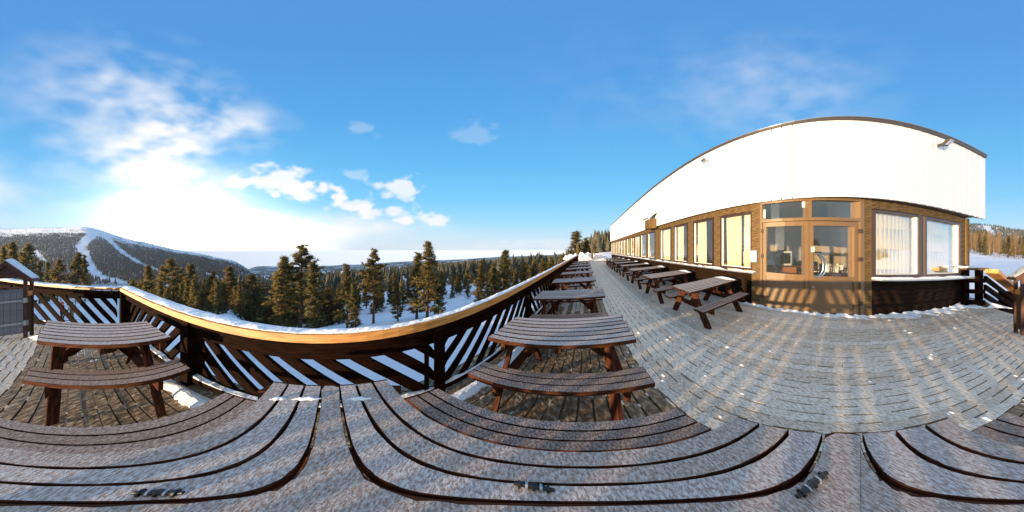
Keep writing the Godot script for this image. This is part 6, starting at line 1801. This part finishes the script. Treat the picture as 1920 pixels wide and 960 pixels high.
func build_trees() -> void:
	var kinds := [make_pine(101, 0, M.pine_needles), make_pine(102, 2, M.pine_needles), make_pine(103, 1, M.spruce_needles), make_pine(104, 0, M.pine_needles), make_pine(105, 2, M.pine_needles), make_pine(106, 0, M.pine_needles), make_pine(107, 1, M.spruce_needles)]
	var group := "pines below the terrace"
	# direction (x over depth), depth, height, kind, width, label
	var list := [
		[-1.42, 18.0, 8.6, 0, 1.0, "broad golden-green pine nearest the low sun, beside a taller pine"],
		[-1.30, 19.0, 10.1, 1, 1.0, "tall open-topped pine rising left of the middle of the railing"],
		[-1.205, 17.0, 7.3, 2, 1.0, "dark shorter pine pressed against the right of the tall open-topped pine"],
		[-1.01, 18.0, 7.1, 5, 0.85, "reddish-topped pine standing alone between two taller pines"],
		[-0.85, 20.0, 9.2, 1, 0.72, "slim tall pine with a bare lower trunk above the railing"],
		[-0.96, 16.0, 4.6, 2, 0.9, "low dark conifer in front of the reddish-topped pine"],
		[-0.7, 20.0, 4.8, 3, 0.8, "small golden young pine left of the big double pine"],
		[-0.585, 21.0, 8.6, 3, 0.85, "left trunk of the big golden pair of pines"],
		[-0.52, 20.0, 9.6, 0, 0.85, "right and taller pine of the big golden pair"],
		[-0.45, 22.0, 5.7, 5, 0.8, "small pine at the right foot of the golden pair"],
		[-0.19, 30.0, 8.2, 5, 0.9, "green pine left of the dense dark pine near the handrail"],
		[-0.05, 30.0, 9.7, 2, 1.15, "dense dark pine rising over the handrail right of the middle"],
		[-0.11, 32.0, 6.9, 6, 1.0, "lower pine between the green pine and the dense dark pine"],
		[0.07, 34.0, 7.5, 3, 1.0, "golden pine just right of the dense dark pine"],
		[0.13, 40.0, 8.3, 0, 1.0, "second pine right of the dense dark pine along the railing"],
		[0.185, 44.0, 8.6, 5, 1.0, "third pine right of the dense dark pine along the railing"],
		[0.25, 50.0, 9.2, 3, 1.0, "fourth pine right of the dense dark pine along the railing"],
		[0.31, 56.0, 10.0, 0, 1.0, "fifth pine right of the dense dark pine, by the far railing end"],
		[-2.22, 30.0, 8.4, 3, 1.2, "brownish pine beyond the corner post of the railing"],
		[-2.08, 28.0, 9.2, 4, 1.2, "open golden pine right of the railing corner"],
		[-1.98, 30.0, 8.7, 3, 1.25, "broad golden pine next to the open one right of the corner"],
		[-1.84, 30.0, 7.3, 0, 1.2, "hazy pine halfway between railing corner and sun"],
		[-1.72, 32.0, 8.4, 3, 1.3, "hazy golden pine close left of the sun"],
		[-1.58, 34.0, 10.7, 4, 1.3, "low hazy pine right under the sun"],
		[-2.155, 34.0, 8.7, 0, 1.0, "green pine behind the open golden pine at the corner"],
		[-2.66, 48.0, 14.7, 0, 1.1, "pine with round crown in front of the ski run"],
		[-2.62, 52.0, 14.8, 5, 0.8, "narrow pine touching the ski run"],
		[-2.79, 46.0, 12.4, 4, 1.0, "thin pine left of the ski run"],
		[-2.84, 50.0, 12.1, 2, 1.0, "dark slim spruce left of the thin pine"],
		[-2.985, 42.0, 16.0, 1, 1.0, "tall open pine behind the bin roof"],
		[-3.05, 42.0, 16.4, 3, 1.0, "golden pine just left of the tall open pine at the left"],
		[-3.1, 44.0, 16.1, 0, 1.0, "green pine at the far left behind the bin"],
		[-2.9, 44.0, 11.8, 6, 0.9, "slim golden spruce right of the bin roof"],
		[0.385, 44.0, 13.5, 2, 1.5, "big dark fir standing beyond the far end of the terrace"],
		[0.45, 48.0, 9.9, 5, 1.2, "smaller fir at the right of the big one beyond the terrace"],
	]
	for t in list:
		plant(kinds[t[3]], "pine_tree", t[5], group, t[0], t[1], t[2], t[4], 0.0 if t[0] < 0.33 or t[0] > 1.0 else 0.6)
	var birches := [make_birch(201), make_birch(202), make_birch(203)]
	var bl := [[-3.13, 40.0, 9.0, "bare reddish birch at the far left edge"], [-2.73, 38.0, 6.0, "bare brown birch clump left end, under the round-crowned pine"], [-2.68, 36.0, 5.4, "bare birch in front of the ski run, left of two"], [-2.62, 37.0, 5.6, "bare birch in front of the ski run, right of two"], [-2.56, 36.0, 4.6, "low bare birch at the right of the brown clump"], [-2.77, 40.0, 5.6, "bare birch between the thin pine and the brown clump"]]
	for b in bl: plant(birches[rng.randi() % 3], "birch_tree", b[3], "bare birches below the terrace", b[0], b[1], b[2], 1.3)
	# edge of the wood above the snow slope at the right
	var far_kinds := [birches[0], birches[1], birches[2], kinds[3], kinds[6], kinds[5]]
	var edge := 0
	for k in 26:
		var s := 2.72 + k * 0.047 + rng.randf_range(-0.012, 0.012)
		var pick: int = [0, 3, 1, 2, 4, 0, 1, 5][k % 8]
		edge += 1
		plant(far_kinds[pick], "birch_tree" if pick < 3 else "pine_tree", "%s in the wood edge at the right, %s from the house" % ["bare brown birch" if pick < 3 else "golden conifer", place_word(edge)], "trees at the wood edge on the right", s, rng.randf_range(56.0, 74.0), rng.randf_range(6.5, 9.5), 1.2)
	var clear := noise(0.9, 3, FastNoiseLite.TYPE_SIMPLEX, 77)
	for w in [[0, "green pines in the wood on the slope below the terrace"], [3, "golden pines in the wood on the slope below the terrace"], [2, "dark spruces in the wood on the slope below the terrace"]]:
		var spots := []
		for k in 180:
			var s := rng.randf_range(-2.95, 0.42)
			var d := 34.0 * pow(5.0, rng.randf())
			if s < -2.35: d = 60.0 * pow(4.0, rng.randf())
			if clear.get_noise_2d(s * 8.0, log(d) * 6.0) < (-0.2 if s > -2.35 else 0.05): continue
			var h := rng.randf_range(4.0, 8.5)
			var wd := 1.3 / sqrt(1.0 + s * s)
			spots.append(Transform3D(Basis(Vector3.UP, rng.randf() * TAU).scaled(Vector3(h * wd, h, h * wd) / 9.7), Vector3(s * d, land_y(s, d), -d)))
		for k in 150:
			var s := rng.randf_range(-2.35, -1.05)
			var d := rng.randf_range(22.0, 62.0)
			var h := rng.randf_range(2.2, 5.6)
			var wd := 1.9 / sqrt(1.0 + s * s)
			spots.append(Transform3D(Basis(Vector3.UP, rng.randf() * TAU).scaled(Vector3(h * wd, h, h * wd) / 9.7), Vector3(s * d, land_y(s, d), -d)))
		near_wood("slope_wood", w[1], kinds[w[0]], spots)
	for w in [[far_kinds[0], "bare birches thick in the wood at the right"], [far_kinds[3], "golden pines thick in the wood at the right"], [far_kinds[1], "brown birches behind the wood edge at the right"]]:
		var spots := []
		for k in 160:
			var s := rng.randf_range(2.6, 4.2)
			var d := rng.randf_range(60.0, 130.0)
			var h := rng.randf_range(6.0, 11.0)
			var wd := 1.3 / sqrt(1.0 + s * s)
			spots.append(Transform3D(Basis(Vector3.UP, rng.randf() * TAU).scaled(Vector3(h * wd, h, h * wd) / 9.7), Vector3(s * d, land_y(s, d), -d)))
		near_wood("slope_wood", w[1], w[0], spots)
	for p in kinds + birches: p.free()

func _ready() -> void:
	rng.seed = 20
	wobble.seed = 8
	wobble.frequency = 0.05
	wobble.fractal_octaves = 4
	# camera
	var cam := Camera3D.new()
	cam.name = "camera"
	add_child(cam)
	cam.position = Vector3(0, 1.6, 0)
	cam.near = 0.05
	cam.far = 60000.0
	cam.projection = Camera3D.PROJECTION_FRUSTUM
	cam.size = 2.0 * 0.05 * PI / 2.0
	cam.frustum_offset = Vector2(0, -0.05 * 0.036)
	cam.current = true
	# sky, sun, exposure
	var env := Environment.new()
	env.background_mode = Environment.BG_SKY
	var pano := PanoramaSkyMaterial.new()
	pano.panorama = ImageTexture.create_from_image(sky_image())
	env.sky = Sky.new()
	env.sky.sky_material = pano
	env.tonemap_mode = Environment.TONE_MAPPER_LINEAR
	env.tonemap_exposure = 2.1
	env.fog_enabled = true
	env.fog_density = 0.00004
	env.fog_light_color = Color(0.82, 0.9, 1.0)
	env.sdfgi_enabled = true
	env.ssao_enabled = true
	env.ssil_enabled = true
	var we := WorldEnvironment.new()
	we.name = "environment"
	we.environment = env
	add_child(we)
	var sun := DirectionalLight3D.new()
	sun.name = "sun"
	add_child(sun)
	sun.look_at_from_position(Vector3.ZERO, Vector3(0.9, -0.061, -0.44))
	sun.light_energy = 1.6
	sun.light_color = Color(1.0, 0.88, 0.7)
	sun.light_angular_distance = 0.3
	sun.shadow_enabled = true
	materials()
	mat("red_dark", [[0.0, 44, 22, 16], [0.5, 70, 36, 26], [1.0, 96, 54, 38]], noise(0.02, 5, FastNoiseLite.TYPE_SIMPLEX, 3), Vector3(0.5, 4, 1), 0.7, 1.5)
	# setting
	build_land()
	build_woods()
	build_deck()
	build_house()
	build_railings()
	# things
	near_table()
	for i in TABLES.size():
		var label := ""
		var group := "picnic tables by the valley railing"
		if i < 8: label = "picnic table by the valley railing, %s one beyond the foreground table" % ORD[i]
		elif i < TABLES.size() - 1:
			label = "picnic table under the windows, %s one left of the doors" % ORD[i - 8]
			group = "picnic tables under the windows"
		else: label = "frosted picnic table at the left between the litter bin and the railing corner"
		picnic_table(TABLES[i], label, group, i < 3 or i == 8 or i == TABLES.size() - 1, 0.2 if i >= 8 and i < TABLES.size() - 1 else 0.0, 0.45 if i == TABLES.size() - 1 else 1.0)
	litter_bin(Vector3(-9.02, 0, -2.93), Vector3(0.509, 0, -0.861), "grey boarded litter bin with snowy gabled roof at the left edge")
	litter_bin(Vector3(9.74, 0, -3.02), Vector3(0.509, 0, 0.861), "grey boarded litter bin with gabled roof cut off by the right edge")
	person(-2.762, 15.2, Color(0.55, 0.025, 0.02), Color(0.02, 0.02, 0.025), Color(0.45, 0.05, 0.02), "skier in a bright red jacket and black trousers seen through the left railing", 2.4)
	person(-2.7, 15.6, Color(0.12, 0.09, 0.08), Color(0.16, 0.09, 0.06), Color(0.02, 0.02, 0.025), "skier in dark brown clothes and black helmet beside the red-jacketed skier", 0.6)
	for k in 2:
		var p: Vector3 = [Vector3(9.35, 0, -23.3), Vector3(12.3, 0, -25.0)][k]
		var po := thing("wooden_post", ["tall wooden post at the far end of the railing", "wooden post beyond the snow heap near the end of the house"][k], "post", "posts at the far end of the terrace", p)
		var st := begin()
		obox(st, p + Vector3(0, 1.1, 0), Vector3(0.2, 0, 0), Vector3(0, 2.6, 0), Vector3(0, 0, 0.2))
		part("shaft", st, M.weathered_wood, po)
		var cp := begin()
		obox(cp, p + Vector3(0, 2.42, 0), Vector3(0.24, 0, 0), Vector3(0, 0.04, 0), Vector3(0, 0, 0.24))
		part("cap", cp, M.weathered_wood, po)
	build_snow()
	build_trees()
